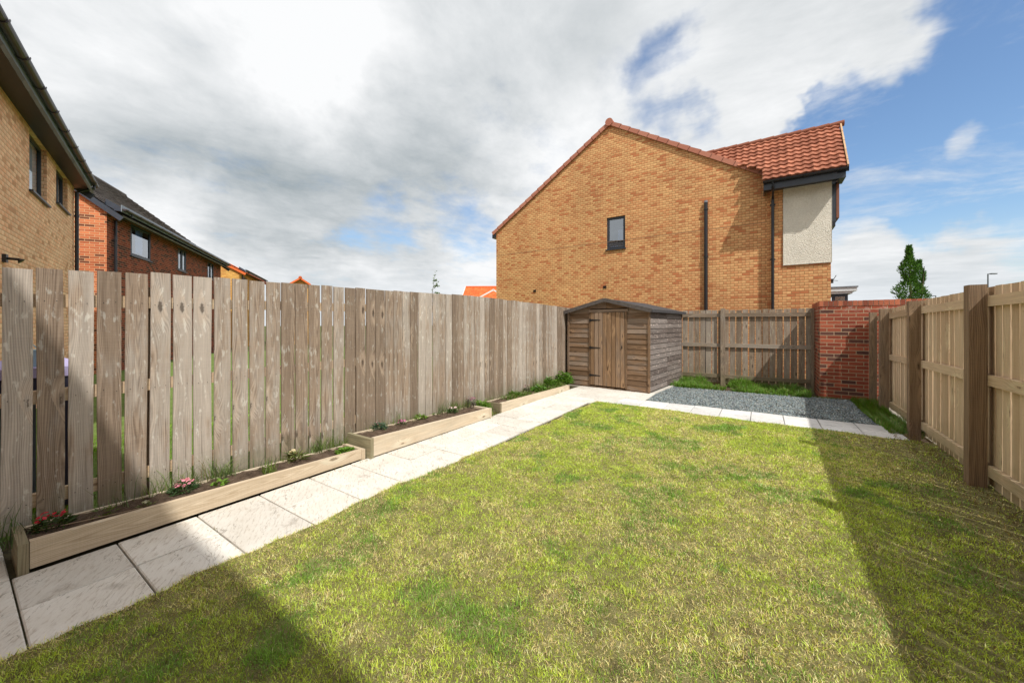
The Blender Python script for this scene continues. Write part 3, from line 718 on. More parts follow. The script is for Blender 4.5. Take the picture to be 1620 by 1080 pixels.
def slat_fence(e, pts, matp, matb, z_of, wb, gap, rails, side, post_h, boards_side, top_var=.006):
    pass
# right fence: rails and posts on our side
rf=empty('wooden_fence',(1.75,3,0),'sunlit from behind tan fence with thick posts and three rails, right of the lawn','fence')
posts=[(1.60,-.60),(1.60,1.33),(1.605,3.30),(1.648,5.25),(1.713,7.20),(1.80,9.12),(1.80,9.90)]
ph=[1.86,1.86,1.86,1.862,1.812,1.77,1.73]
for (x,y),h in zip(posts,ph):
    m=MB(); w=.056
    if y>9.5: w=.05
    m.plank((x,y,-.1),(x,y,h),(w,0,0),(0,w,0),3,.0015,random.random()); m.build('post',M['post'],rf)
def topz(y): return interp([(-1,1.85),(5.3,1.842),(7,1.825),(9,1.78),(10,1.74)],y)
for k in range(len(posts)-1):
    (x0,y0),(x1,y1)=posts[k],posts[k+1]; a=V((x0+.075,y0+.0,0)); b_=V((x1+.075,y1,0)); d=(b_-a); L=d.length; d.normalize(); nn=V((d.y,-d.x,0))
    for zr in (1.715,1.0,.185):
        m=MB(); s0=a+d*.058+nn*(-.0); s1=b_-d*.058
        zz0=zr+topz(y0)-1.845; zz1=zr+topz(y1)-1.845
        m.plank(s0+V((0,0,zz0))-nn*.0,s1+V((0,0,zz1)),(0,0,.048),nn*.019,4,.0015); m.build('rail',M['woodR'],rf)
    m=MB(); ts=[L-.0,L-.128]
    while ts[-1]>.20: ts.append(ts[-1]-.142)
    for t in [q-.06 for q in ts]:
        c=a+d*(t+.06)+nn*.030; zt=topz(c.y)+random.uniform(-.005,.005)
        m.plank(c+V((0,0,.02+random.uniform(-.01,.02))),c+V((0,0,zt)),d*(.0600+random.uniform(-.002,.002)),nn*.0095,6,.002)
    m.build('board_panel',M['woodR'],rf)
# back fence
bf=empty('wooden_fence',(0,10.9,0),'old grey board fence with three rails between the shed and the red brick wall','fence')
bposts=[-4.0,-2.72,-.805,.975]
for i,x in enumerate(bposts):
    m=MB(); w=.05 if i<3 else .03
    m.plank((x,10.90,-.1),(x,10.90,1.90 if i==2 else 1.86),(w,0,0),(0,.05,0),3,.001); m.build('post',M['woodB'],bf)
for i in range(3):
    for zr in (1.735,.97,.18):
        m=MB(); m.plank((bposts[i]+.05,10.925,zr),(bposts[i+1]-.05+(.02 if i==2 else 0),10.925,zr+random.uniform(-.01,.01)),(0,0,.047),(0,.02,0),4,.0015); m.build('rail',M['woodB'],bf)
    m=MB(); x=bposts[i]+.0
    while x<bposts[i+1]-.03:
        zt=1.865+random.uniform(-.008,.008)
        m.plank((x+.064,10.956,.02),(x+.064+random.uniform(-.004,.004),10.956,zt),(.0600+random.uniform(-.002,.002),0,0),(0,.009,0),5,.0025); x+=.1385
    m.build('board_panel',M['woodB'],bf)

# ================================================================== RED BRICK GARDEN WALL
gw=empty('brick_wall',(1.8,10.1,0),'red brick garden wall with brick on edge coping behind the end of the right fence','wall')
m=MB(); T=.215; zt=1.87
m.wall((1.02,10.05),(1,0),3.6,-.1,zt,(),(0,-1)); m.wall((1.02,10.05),(0,1),1.35,-.1,zt,(),(-1,0),uoff=.11)
m.wall((1.02+T,10.05+T),(1,0),3.6-T,-.1,zt,(),(0,1)); m.wall((1.02+T,10.05+T),(0,1),1.35-T,-.1,zt,(),(1,0))
m.wall((4.62,10.05),(0,1),T,-.1,zt,(),(1,0)); m.wall((1.02,11.40),(1,0),T,-.1,zt,(),(0,1))
m.build('brickwork',M['redwall'],gw)
m=MB(); x=1.012
cm=tilemat('coping_brick',srgb(130,70,54),srgb(196,118,88))
while x<4.6:
    m.bx(x,x+.064,10.040+random.uniform(-.003,.003),10.05+T+.01,zt+.004,zt+.108+random.uniform(-.003,.003)); x+=.075
y=10.05+T+.012
while y<11.38:
    m.bx(1.010,1.02+T+.008,y,y+.064,zt+.004,zt+.108); y+=.075
m.build('coping',cm,gw)
m=MB(); m.bx(1.020,4.6,10.05,10.05+T-.003,zt-.002,zt+.100); m.bx(1.020,1.02+T-.003,10.05+T,11.4,zt-.002,zt+.100); m.build('coping_mortar',plain('pale_mortar',(.62,.54,.44),.9,0,.2,30),gw)

# ================================================================== SHED
ang=math.atan2(-(8.38-8.59),(3.99-2.0)); cs_,sn_=math.cos(-ang),math.sin(-ang)
SO=V((-3.98,8.59,0)); SX=V((cs_,sn_,0)); SY=V((-sn_,cs_,0)); SW=1.98; SD=2.36
shed=empty('garden_shed',tuple(SO+SX*SW/2+SY*SD/2),'small brown timber shed with felt roof at the end of the path','shed')
def sp(a,b,z): return SO+SX*a+SY*b+V((0,0,z))
eave,apex=1.80,2.05; z0=.045
def clad(mb, origin, d, n, L, zlo, zhi_fn, holes=(), bh=.108, seed=0):
    """overlapping feather-edge boards, clipped at a sloping top and around holes"""
    z=zlo
    while True:
        zt=z+bh
        segs=[(0,L)]
        for (h0,h1,hz0,hz1) in holes:
            if zt>hz0 and z<hz1: 
                ns=[]
                for a,b in segs:
                    if h0>a: ns.append((a,min(b,h0)))
                    if h1<b: ns.append((max(a,h1),b))
                segs=ns
        anyin=False
        for a,b in segs:
            ts=[a,b]+([L/2] if a<L/2<b else []); ts=sorted(ts)
            for q0,q1 in zip(ts,ts[1:]):
                if q1-q0<.01: continue
                f=lambda t:min(zt,zhi_fn(t))
                # clip where the slope cuts the board
                K=12; bid=random.random()
                for k in range(K):
                    t0,t1=lerp(q0,q1,k/K),lerp(q0,q1,(k+1)/K); Z0,Z1=f(t0),f(t1)
                    if max(Z0,Z1)<=z+.003: continue
                    anyin=True; Z0=max(Z0,z+.001); Z1=max(Z1,z+.001)
                    o=lambda t,zz: origin+d*t+V((0,0,zz))+n*(.020-.014*(zz-z)/bh)
                    mb.face([o(t0,z),o(t1,z),o(t1,Z1),o(t0,Z0)],[(0,t0),(0,t1),(Z1-z,t1),(Z0-z,t0)],bid)
                    i=lambda t,zz: origin+d*t+V((0,0,zz))
                    mb.face([i(t0,z),i(t1,z),o(t1,z),o(t0,z)],None,bid)
        z+=bh-.004
        if not anyin and z>zlo+.5: break
        if z>2.4: break
door=(.57,1.49,z0,1.805)
m=MB(); clad(m,sp(0,0,0),SX,-SY,SW,z0,lambda t:eave+(apex-eave)*(1-abs(t-SW/2)/(SW/2)),[door],.118); m.build('front_cladding',M['shedF'],shed)
m=MB(); clad(m,sp(SW,0,0),SY,SX,SD,z0,lambda t:eave,[],.118); m.build('side_cladding',M['shedS'],shed)
m=MB(); clad(m,sp(0,SD,0),-SY,-SX,SD,z0,lambda t:eave,[],.118); m.build('side_cladding',M['shedS'],shed)
m=MB(); clad(m,sp(SW,SD,0),-SX,SY,SW,z0,lambda t:eave+(apex-eave)*(1-abs(t-SW/2)/(SW/2)),[],.118); m.build('back_cladding',M['shedF'],shed)
for (a,b,dx,dy) in ((-.006,-.014,1,1),(SW+.006,-.014,-1,1),(SW+.006,SD+.014,-1,-1),(-.006,SD+.014,1,-1)):
    m=MB(); m.plank(sp(a,b,z0-.01),sp(a,b,eave+.015),SX*.021,SY*.021,3,.001); m.build('corner_trim',M['shedF'],shed)
# door
D_=empty('door',(0,0,0),None,None); D_.parent=shed; D_.location=tuple(sp(1.03,-.02,0)-V(shed.location)); 
bpy.data.objects.remove(D_)
m=MB(); w=.105; x=.60; nB=8; w=(1.45-.60)/nB
for i in range(nB):
    m.plank(sp(.60+w*(i+.5),-.030,.075),sp(.60+w*(i+.5),-.030,1.775),SX*(w/2-.006),SY*.009,4,.0008)
dr=m.build('door',M['shedD'],shed)
for (x0,x1) in ((.565,.595),(1.455,1.50)):
    m=MB(); m.plank(sp((x0+x1)/2,-.026,.06),sp((x0+x1)/2,-.026,1.80),SX*(x1-x0)/2,SY*.014,3,.0008); m.build('door_frame',M['shedF'],shed)
m=MB(); m.plank(sp(.56,-.030,1.815),sp(1.53,-.030,1.815),V((0,0,.03)),SY*.016,3,.0008); m.build('door_head',M['shedF'],shed)
for zh in (1.60,.95,.30):
    m=MB(); P=lambda a,z:sp(a,-.045,z)
    m.face([P(.575,zh-.03),P(.60,zh-.03),P(.60,zh+.03),P(.575,zh+.03)])
    m.face([P(.60,zh-.022),P(.86,zh-.008),P(.865,zh),P(.86,zh+.008),P(.60,zh+.022)])
    m.box(sp(.605,-.047,zh),SX*.008,SY*.008,V((0,0,.03)))
    m.build('hinge',M['iron'],dr)
m=MB(); m.tube([sp(1.385,-.04,.98),sp(1.385,-.055,.98)],.014,10); m.tube([sp(1.385,-.043,1.02),sp(1.385,-.043,.95)],.007,8); m.build('lock',M['iron'],dr)
# floor bearers and base
m=MB()
m.plank(sp(0,.01,.022),sp(SW,.01,.022),V((0,0,.018)),SY*.02,2,.0); 
for k in range(9): m.plank(sp(.12+k*.22,-.012,.022),sp(.12+k*.22,.3,.022),V((0,0,.016)),SX*.025,1,0)
m.build('floor_bearers',M['shedF'],shed)
# inner dark body so gaps are not see-through
m=MB(); body=[sp(.02,.03,.05),sp(SW-.02,.03,.05),sp(SW-.02,SD-.03,.05),sp(.02,SD-.03,.05)]
for i in range(4):
    a,b=body[i],body[(i+1)%4]; m.face([a,b,b+V((0,0,eave-.06)),a+V((0,0,eave-.06))])
m.build('inner_lining',M['shedF'],shed)
# roof
ov=.09; ovf=.10; sl=(apex-eave)/(SW/2); 
for sgn in (-1,1):
    a0=SW/2; a1=SW+ov if sgn>0 else -ov; zr=apex+.02; ze=apex+.02-sl*(SW/2+ov)
    m=MB(); up=V((0,0,.022))
    q=[sp(a0,-ovf,zr),sp(a1,-ovf,ze),sp(a1,SD+ovf,ze),sp(a0,SD+ovf,zr)]
    if sgn<0: q=[q[0],q[3],q[2],q[1]]
    m.face([p+up for p in q]); m.face([p for p in q][::-1])
    for i in range(4): j=(i+1)%4; m.face([q[i],q[j],q[j]+up,q[i]+up])
    m.build('roof_felt',M['felt'],shed)
    for bb,mat_ in ((-ovf-.010,M['felt']),):
        m=MB(); A=sp(a0+ (.0),bb,zr+.03-.035); B=sp(a1,bb,ze+.03-.035); dv=(B-A).normalized(); wv=dv.cross(SY).normalized()*.042
        m.plank(A,B,wv,SY*.009,3,.0008); m.build('barge_board',M['post'] if False else plain('dark_barge_board',(.10,.085,.078),.85,0,.3,20,.4),shed)
    m=MB(); m.plank(sp(a1+(.008 if sgn>0 else -.008),-ovf,ze-.005),sp(a1+(.008 if sgn>0 else -.008),SD+ovf,ze-.005),V((0,0,.03)),SX*.008,2,.0008); m.build('eaves_board',M['felt'],shed)
slabs('shed_base',M['slab'],[( -1.9,-1.62,8.3,8.32)]) if False else None
m=MB(); q=[sp(-.02,-.02,-.02),sp(SW+.09,-.06,-.02),sp(SW+.09,SD+.1,-.02),sp(-.02,SD+.1,-.02)]
m.face([p+V((0,0,.030)) for p in q]); 
for i in range(4): j=(i+1)%4; m.face([q[i]-V((0,0,.03)),q[j]-V((0,0,.03)),q[j]+V((0,0,.03)),q[i]+V((0,0,.03))])
tag(m.build('shed_base',M['slab']),kind='structure')

# ================================================================== ROOF HELPERS
def tiled(mb, e0, e1, up, slope_len, gauge=.32, tw=.30, prof='pan', lip=.025, samples=6, clip=None, seed=0):
    """rows of tiles: eave from e0 to e1, 'up' unit vector up the slope. clip(u,v)->bool keeps a cell"""
    e0,e1,up=V(e0),V(e1),V(up).normalized(); d=(e1-e0); L=d.length; d.normalize(); nrm=d.cross(up).normalized()
    if nrm.z<0: nrm=-nrm
    rows=int(math.ceil(slope_len/gauge)); nt=int(math.ceil(L/tw)); rr=random.Random(seed)
    def h(u):
        t=(u/tw)%1.
        if prof=='pan': return .030*(.5+.5*math.cos(2*math.pi*t))**1.2
        if prof=='flat': return .004 if (t<.06) else 0.
        return 0.
    ns=samples if prof=='pan' else 3
    for r in range(rows):
        v0=r*gauge; v1=min(slope_len,(r+1)*gauge)
        offs=0 if prof=='pan' else (r%2)*.5*tw
        for k in range(nt+1):
            tid=rr.random()
            for s_ in range(ns):
                u0=k*tw+tw*s_/ns-offs; u1=u0+tw/ns
                u0c,u1c=max(0,u0),min(L,u1)
                if u1c-u0c<1e-4: continue
                if clip and not clip((u0c+u1c)/2,(v0+v1)/2): continue
                P=lambda u,v,hh: e0+d*u+up*v+nrm*hh
                ha,hb=h(u0c+offs),h(u1c+offs); 
                A,B=P(u0c,v0,ha+lip),P(u1c,v0,hb+lip); C,D=P(u1c,v1,hb+.004),P(u0c,v1,ha+.004)
                q=[A,B,C,D]
                if (B-A).cross(D-A).dot(nrm)<0: q=q[::-1]
                mb.face(q,None,tid,prof=='pan')
                q=[P(u0c,v0,ha-.014),P(u1c,v0,hb-.014),B,A]
                mb.face(q,None,tid)

def half_round(mb, a, b, out, r=.056, n=8):
    """half-round gutter from a to b, 'out' horizontal outward direction; a,b on the back top edge"""
    a,b,out=V(a),V(b),V(out).normalized(); rings=[]
    for p in (a,b):
        c=p+out*r; rings.append([c-out*r*math.cos(t)-V((0,0,1))*r*math.sin(t) for t in [math.pi*k/n for k in range(n+1)]])
        # inner skin
    for k in range(n): mb.face([rings[0][k],rings[1][k],rings[1][k+1],rings[0][k+1]],None,0,True)
    for r_ in rings: mb.face(r_)
    L=(b-a).length; d=(b-a).normalized(); t=.4
    return rings
def bracket(mb,a,out,d,r=.060,n=8):
    a=V(a); out=V(out).normalized(); d=V(d).normalized(); c=a+out*(r-.004)
    pr=[c-out*r*math.cos(t)-V((0,0,1))*r*math.sin(t) for t in [math.pi*k/n for k in range(n+1)]]
    for k in range(n): 
        p,q=pr[k],pr[k+1]; po=(p-c)*.12; qo=(q-c)*.12
        for s_ in (-1,1): mb.face([p+d*.016*s_,q+d*.016*s_,q+qo+d*.016*s_,p+po+d*.016*s_])
        mb.face([p+po-d*.016,q+qo-d*.016,q+qo+d*.016,p+po+d*.016])

def window(parent, p0, d, n, u0,u1,z0,z1, depth=.08, mull=(), trans=(), fr=.055, mat='dgrey', glass='glass', inner=None, sill=True, pale_panel=None, sash=True):
    """framed window set in an opening; p0 wall origin, n outward normal"""
    p0=V((p0[0],p0[1],0)); d=V((d[0],d[1],0)).normalized(); n=V((n[0],n[1],0)).normalized(); U=V((0,0,1))
    P=lambda u,z,e: p0+d*u+U*z-n*e
    m=MB(); e=depth-.012; t=.016
    def bar(a,b,c,f,th=t,ee=e): m.box(P((a+b)/2,(c+f)/2,ee),d*(b-a)/2,n*th,U*(f-c)/2)
    bar(u0,u0+fr,z0,z1); bar(u1-fr,u1,z0,z1); bar(u0+fr,u1-fr,z1-fr,z1); bar(u0+fr,u1-fr,z0,z0+fr)
    for q in mull: bar(u0+(u1-u0)*q-.03,u0+(u1-u0)*q+.03,z0+fr,z1-fr)
    for q in trans: bar(u0+fr,u1-fr,z0+(z1-z0)*q-.025,z0+(z1-z0)*q+.025,t*.95)
    w=m.build('window',M[mat],parent)
    if sash:
        m=MB(); us=[u0+fr]+[u0+(u1-u0)*q for q in mull]+[u1-fr]
        for a,b in zip(us,us[1:]):
            a+=.004 if a==us[0] else .034; b-=.004 if b==us[-1] else .034; s_=.024; ee=e-.008; c,f=z0+fr+.004,z1-fr-.004
            for (A,B,C,F) in ((a,a+s_,c,f),(b-s_,b,c,f),(a+s_,b-s_,c,c+s_),(a+s_,b-s_,f-s_,f)): m.box(P((A+B)/2,(C+F)/2,ee),d*(B-A)/2,n*.014,U*(F-C)/2)
        m.build('sash',M[mat],w)
    m=MB(); q=[P(u0+fr,z0+fr,e+.004),P(u1-fr,z0+fr,e+.004),P(u1-fr,z1-fr,e+.004),P(u0+fr,z1-fr,e+.004)]; m.face(q); m.build('pane',M[glass],w)
    m=MB(); a,b,c,f=u0+.01,u1-.01,z0+.01,z1-.01; k=.6
    B=[P(a,c,e+k),P(b,c,e+k),P(b,f,e+k),P(a,f,e+k)]; F=[P(a,c,e+.018),P(b,c,e+.018),P(b,f,e+.018),P(a,f,e+.018)]
    m.face(B)
    for i in range(4): j=(i+1)%4; m.face([F[i],F[j],B[j],B[i]])
    m.build('room_recess',M['room'],w)
    if pale_panel:
        for (a,b,c,f) in pale_panel:
            m=MB(); A=lerp(u0+fr,u1-fr,a);B_=lerp(u0+fr,u1-fr,b);C_=lerp(z0+fr,z1-fr,c);F_=lerp(z0+fr,z1-fr,f)
            nn=7
            for i in range(nn):
                x0,x1=lerp(A,B_,i/nn),lerp(A,B_,(i+1)/nn); e0=e+.034+.008*math.sin(i*2.1); e1=e+.034+.008*math.sin((i+1)*2.1)
                m.face([P(x0,C_,e0),P(x1,C_,e1),P(x1,F_,e1),P(x0,F_,e0)])
            m.build('curtain',M['curtain'],w)
    if sill:
        m=MB(); m.box(P((u0+u1)/2,z0-.012,-.012+depth*.3),d*((u1-u0)/2+.03),n*(.035+depth*.35),U*.016); m.build('sill',M[mat],w)
    return w

def pipe(parent, pts, r=.034, clips=(), n=None, name='downpipe', mat='black'):
    m=MB(); m.tube(pts,r,12); o=m.build(name,M[mat],parent)
    if clips:
        m=MB()
        for (x,y,z) in clips:
            m.tube([(x,y,z-.02),(x,y,z+.02)],r*1.25,12); nn=V(n) if n else V((0,-1,0)); s_=nn.cross(V((0,0,1)))
            m.box(V((x,y,z))-nn*.03,s_*.06,nn*.012,V((0,0,.018)))
        m.build('pipe_clip',M[mat],o)
    return o

# ================================================================== MAIN HOUSE (gable end straight ahead)
H=empty('brick_house',(-4.3,16,0),'large buff brick house, gable end facing the garden, with cream render panel','house')
XL,XR,YG=-9.05,.14,12.5; AX,AZ=-4.29,8.27; EL,ER=5.25,5.55
m=MB()
wop=(XR-XR,0)
wx0,wx1=-4.40-XL,-3.765-XL
m.wall((XL,YG),(1,0),XR-XL,-.1,EL,[(wx0,wx1,4.04,5.13)],(0,-1),.075)
m.face([(XL,YG,EL),(XR,YG,EL),(XR,YG,ER),(AX,YG,AZ)],[(0,EL),(XR-XL,EL),(XR-XL,ER),(AX-XL,AZ)])
m.wall((XL,YG),(0,1),8,-.1,EL,(),(-1,0)); m.wall((XR,YG),(1,0),.07,-.1,5.25,(),(0,-1))
m.wall((XL,20.5),(1,0),XR-XL,-.1,EL,(),(0,1))
m.face([(XR,20.5,EL),(XL,20.5,EL),(AX,20.5,AZ),(XR,20.5,ER)])
# movement joint hint: projecting corbel courses under the verge
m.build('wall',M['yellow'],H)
m=MB(); m.bx(XL,XR,YG-.003,YG,4.300,4.309); m.build('movement_joint',plain('joint_mastic',(.30,.20,.12),.9),H)
window(H,(XL,YG),(1,0),(0,-1),wx0,wx1,4.04,5.13,.075,pale_panel=None,fr=.05,glass='glassblue')
for o in H.children:
    if o.name.startswith('window'): mainwin=o
# small things on the inner sill + white panel imitating the room's bright reflection
m=MB(); m.bx(-4.17,-3.99,YG+.50,YG+.51,4.42,4.80); m.build('pale_panel',M['curtain'],mainwin)
for (x,z,r) in ((-4.27,4.13,.018),(-4.21,4.15,.022),(-4.14,4.14,.016),(-4.08,4.15,.02)):
    m=MB(); m.tube([(x,YG+.14,4.09),(x,YG+.14,z),(x,YG+.14,z+.04)],[r,r,r*.5],8); m.build('sill_ornament',M['white'],mainwin)

for x,z in ((-7.23,2.785),(-4.46,2.78)):
    m=MB(); m.bx(x-.055,x+.055,YG-.012,YG+.0,z-.045,z+.045)
    for k in range(4): m.bx(x-.05,x+.05,YG-.022,YG-.010,z-.040+k*.022,z-.032+k*.022)
    m.build('air_vent',plain('brown_vent',(.05,.025,.018),.6),H)
pipe(H,[(-1.36,YG-.045,0),(-1.36,YG-.045,5.10)],.05,[(-1.36,YG-.05,z) for z in (1.9,3.5,4.9)],name='soil_pipe')
m=MB(); m.tube([(-1.36,YG-.05,5.10),(-1.36,YG-.05,5.16)],[.055,.045],10); m.build('pipe_cap',M['lead'],H)
# roof: tiles, rafters ends, verge caps
def slope_roof(parent, ex, ez, ax, az, y0, y1, mat, tilemat_, seed):
    up=V((ax-ex,0,az-ez)); L=up.length
    m=MB(); tiled(m,(ex,y0,ez),(ex,y1,ez),up,L,.33,.30,'pan',.025,4,seed=seed); m.build('roof',tilemat_,parent)
oh=.12; slL=(AZ-EL)/(AX-XL); slR=(AZ-ER)/(XR-AX)
slope_roof(H,XL-oh,EL-oh*slL+.07,AX,AZ+.07,YG-.03,20.5,None,M['tileR'],1)
slope_roof(H,XR+.06,ER-.06*slR+.07,AX,AZ+.07,YG-.03,20.5,None,M['tileR'],2)
m=MB()
# under-roof deck closes the gap above the brickwork
for (x0,z0_,x1,z1_) in ((XL-oh,EL-oh*slL,AX,AZ),(AX,AZ,XR+.06,ER-.06*slR)):
    m.face([(x0,YG-.02,z0_+.004),(x1,YG-.02,z1_+.004),(x1,YG-.02,z1_+.07),(x0,YG-.02,z0_+.07)])
    m.face([(x0,YG-.02,z0_+.004),(x1,YG-.02,z1_+.004),(x1,YG+.01,z1_+.004),(x0,YG+.01,z0_+.004)])
m.build('roof_edge',M['soffit'],H)
def verge(parent, a, b, y0, n, mat):
    """dry verge units stepping up the gable from eave a to apex b (x,z)"""
    m=MB(); ax_,az_=a; bx_,bz_=b; L=math.hypot(bx_-ax_,bz_-az_); dx,dz=(bx_-ax_)/L,(bz_-az_)/L; nx_,nz_=-dz,dx
    if nz_<0: nx_,nz_=-nx_,-nz_
    for i in range(n):
        t0,t1=L*i/n-.015,L*(i+1)/n; lo=0.; bid=random.random()
        c=lambda t,h: (ax_+dx*t+nx_*h, az_+dz*t+nz_*h)
        # wedge: higher at lower end (overlap step)
        p=[c(t0,lo-.03),c(t1,lo-.03),c(t1,.088),c(t0,.112)]
        yA,yB=y0-.045,y0+.14
        m.face([(q[0],yA,q[1]) for q in (p if dx>0 else p[::-1])],None,bid)
        m.face([(p[2][0],yA,p[2][1]),(p[3][0],yA,p[3][1]),(p[3][0],yB,p[3][1]),(p[2][0],yB,p[2][1])],None,bid)
        m.face([(p[0][0],yA,p[0][1]),(p[3][0],yA,p[3][1]),(p[3][0],yB,p[3][1]),(p[0][0],yB,p[0][1])],None,bid)
        m.face([(p[0][0],yA,p[0][1]),(p[1][0],yA,p[1][1]),(p[1][0],y0,p[1][1]),(p[0][0],y0,p[0][1])],None,bid)
    return m.build('verge_tiles',mat,parent)
verge(H,(XL-oh,EL-oh*slL+.02),(AX-.05,AZ+.02-.03),YG-.02,18,M['tileV'])
verge(H,(XR+.10,ER-.10*slR+.02),(AX+.05,AZ+.02-.03),YG-.02,15,M['tileV'])
m=MB(); m.tube([(AX,YG-.10,AZ+.07),(AX,20.5,AZ+.07)],.13,14); m.build('ridge',M['tileV'],H)
m=MB(); m.bx(XL-oh-.06,XL+.0,YG-.035,YG+8,EL-oh*slL-.14,EL-oh*slL+.02); m.build('eaves_box',M['black'],H)
# ---- projecting front wing (its side wall faces the garden)
WX=1.475; YW=12.40; WL=.205
m=MB()
m.wall((WL,YW),(1,0),WX-WL,-.1,5.15,(),(0,-1)); m.wall((WX,YW),(0,1),2.9,-.1,5.15,[(.5,1.7,.9,2.1),(.6,2.0,3.3,4.6)],(1,0),.1)
m.wall((WL,YW),(0,1),.11,-.1,5.15,(),(-1,0))
m.face([(WX,YW,5.15),(WX,YW+2.9,5.15),(WX,13.3,6.55)]); m.wall((XR,15.25),(1,0),WX-XR,-.1,5.15,(),(0,1))
m.wall((XR,15.25),(0,1),5.2,-.1,ER,(),(1,0))
m.build('wing_wall',M['yellow'],H)
window(H,(WX,YW),(0,1),(1,0),.6,2.0,3.3,4.6,.1,mull=(.5,))
m=MB(); m.bx(.505,WX+.012,YW-.028,YW-.002,3.085,5.14); m.build('render_panel',M['render'],H)
m=MB(); m.bx(.49,.505,YW-.032,YW-.002,3.07,5.14); m.bx(.49,WX+.016,YW-.036,YW-.002,3.068,3.085); m.bx(WX+.012,WX+.018,YW-.032,YW+.1,3.07,5.14); m.build('render_bead',plain('pale_bead',(.6,.58,.5),.6),H)
# wing roof
EY,EZ=11.93,5.28; RY,RZ=12.98,6.74; RXE=1.735
m=MB(); up=V((0,RY-EY,RZ-EZ)); L=up.length
def roofclip(u,v):
    # drop tiles that would sit under the main roof slope
    x=.03+u
    return True
def xmain(z): return AX+(AZ+.07-z)/slR
# main part in front of the main gable plus the part rising out of the main slope
rows=9; 
def wclip(u,v):
    x=-2.6+u; z=EZ+(RZ-EZ)*v/L; y=EY+(RY-EY)*v/L
    return x>.03 or z>(AZ+.07-(x-AX)*slR)-.03
tiled(m,(-2.6,EY,EZ),(RXE-.03,EY,EZ),up,L,.165,.168,'pan',.042,6,wclip,5); m.build('wing_roof',M['tileR'],H)
m=MB(); tiled(m,(RXE,2*RY-EY,EZ),(-2.6,2*RY-EY,EZ),V((0,-(RY-EY),RZ-EZ)),L,.20,.205,'pan',.02,2,None,6); m.build('wing_roof',M['tileR'],H)
m=MB(); 
for i in range(14):
    x0=-2.4+i*.3; m.tube([(x0,RY,RZ+.01),(x0+.31,RY,RZ+.018)],[.068,.078],12)
m.build('wing_ridge',M['tileR'],H)
m=MB()
for i in range(9):
    f0,f1=i/9,(i+1)/9; A=V((RXE,lerp(EY,RY,f0),lerp(EZ,RZ,f0))); B=V((RXE,lerp(EY,RY,f1),lerp(EZ,RZ,f1))); nr=V((0,-(RZ-EZ),(RY-EY))).normalized()
    m.box((A+B)/2+nr*.025,V((.016,0,0)),nr*(.030+.005*(i%2)),(B-A)/2*.97)
m.build('wing_verge',M['tileY'],H)
m=MB()
for q in ((RXE+.02,EY,EZ,RY,RZ),(RXE+.02,2*RY-EY,EZ,RY,RZ)):
    x,ya,za,yb,zb=q; m.face([(x,ya,za-.12),(x,yb,zb-.12),(x,yb,zb+.0),(x,ya,za+.0)]); m.face([(x-.22,ya,za-.12),(x-.22,yb,zb-.12),(x,yb,zb-.12),(x,ya,za-.12)])
m.build('barge_board',M['dgrey'],H)
m=MB(); m.bx(.055,1.70,EY+.02,EY+.04,5.03,5.25); m.bx(.055,1.70,EY+.04,YW,5.105,5.125); m.bx(1.58,1.70,EY+.045,YW+.1,5.04,5.10); m.bx(.055,.075,EY+.04,YW+.1,5.03,5.25); m.build('fascia',M['dgrey'],H)
m=MB(); half_round(m,(.04,EY+.02,5.25),(RXE-.01,EY+.02,5.25),(0,-1,0),.055)
for x in (.1,.9,1.6): bracket(m,(x,EY+.02,5.25),(0,-1,0),(1,0,0))
m.build('gutter',M['black'],H)
m=MB(); 
for i in range(8):
    x=.03+i*.05; z=5.40+.02*math.sin(i*1.7); m.face([(x,EY+.10+.02*math.sin(i),z-.06),(x+.055,EY+.10,z-.05+.02*math.sin(i*2.1)),(x+.055,EY+.25,z+.19),(x,EY+.25,z+.17)])
    m.face([(x,EY+.02,z-.09),(x+.055,EY+.015,z-.085),(x+.055,EY+.10,z-.05+.02*math.sin(i*2.1)),(x,EY+.10+.02*math.sin(i),z-.06)])
m.build('lead_flashing',M['lead'],H)
pipe(H,[(.262,EY-.03,5.20),(.262,EY-.03,5.08),(.262,YW-.06,4.86),(.262,YW-.06,0)],.035,[(.262,YW-.06,z) for z in (4.72,3.25,1.75)],(0,-1,0))
# oriel box on the front wall, just past the render panel
m=MB(); m.bx(WX+.022,WX+.11,YW+.03,YW+.7,4.10,5.10); m.build('bay_side',M['dgrey'],H)
m=MB(); m.bx(WX+.11,WX+.165,YW+.02,YW+.7,4.18,5.10); m.build('bay_trim',plain('rust_brown_board',(.23,.085,.045),.6),H)
m=MB(); m.bx(WX+.022,WX+.09,YW+.02,YW+.7,3.98,4.10); m.build('bay_sill',M['black'],H)
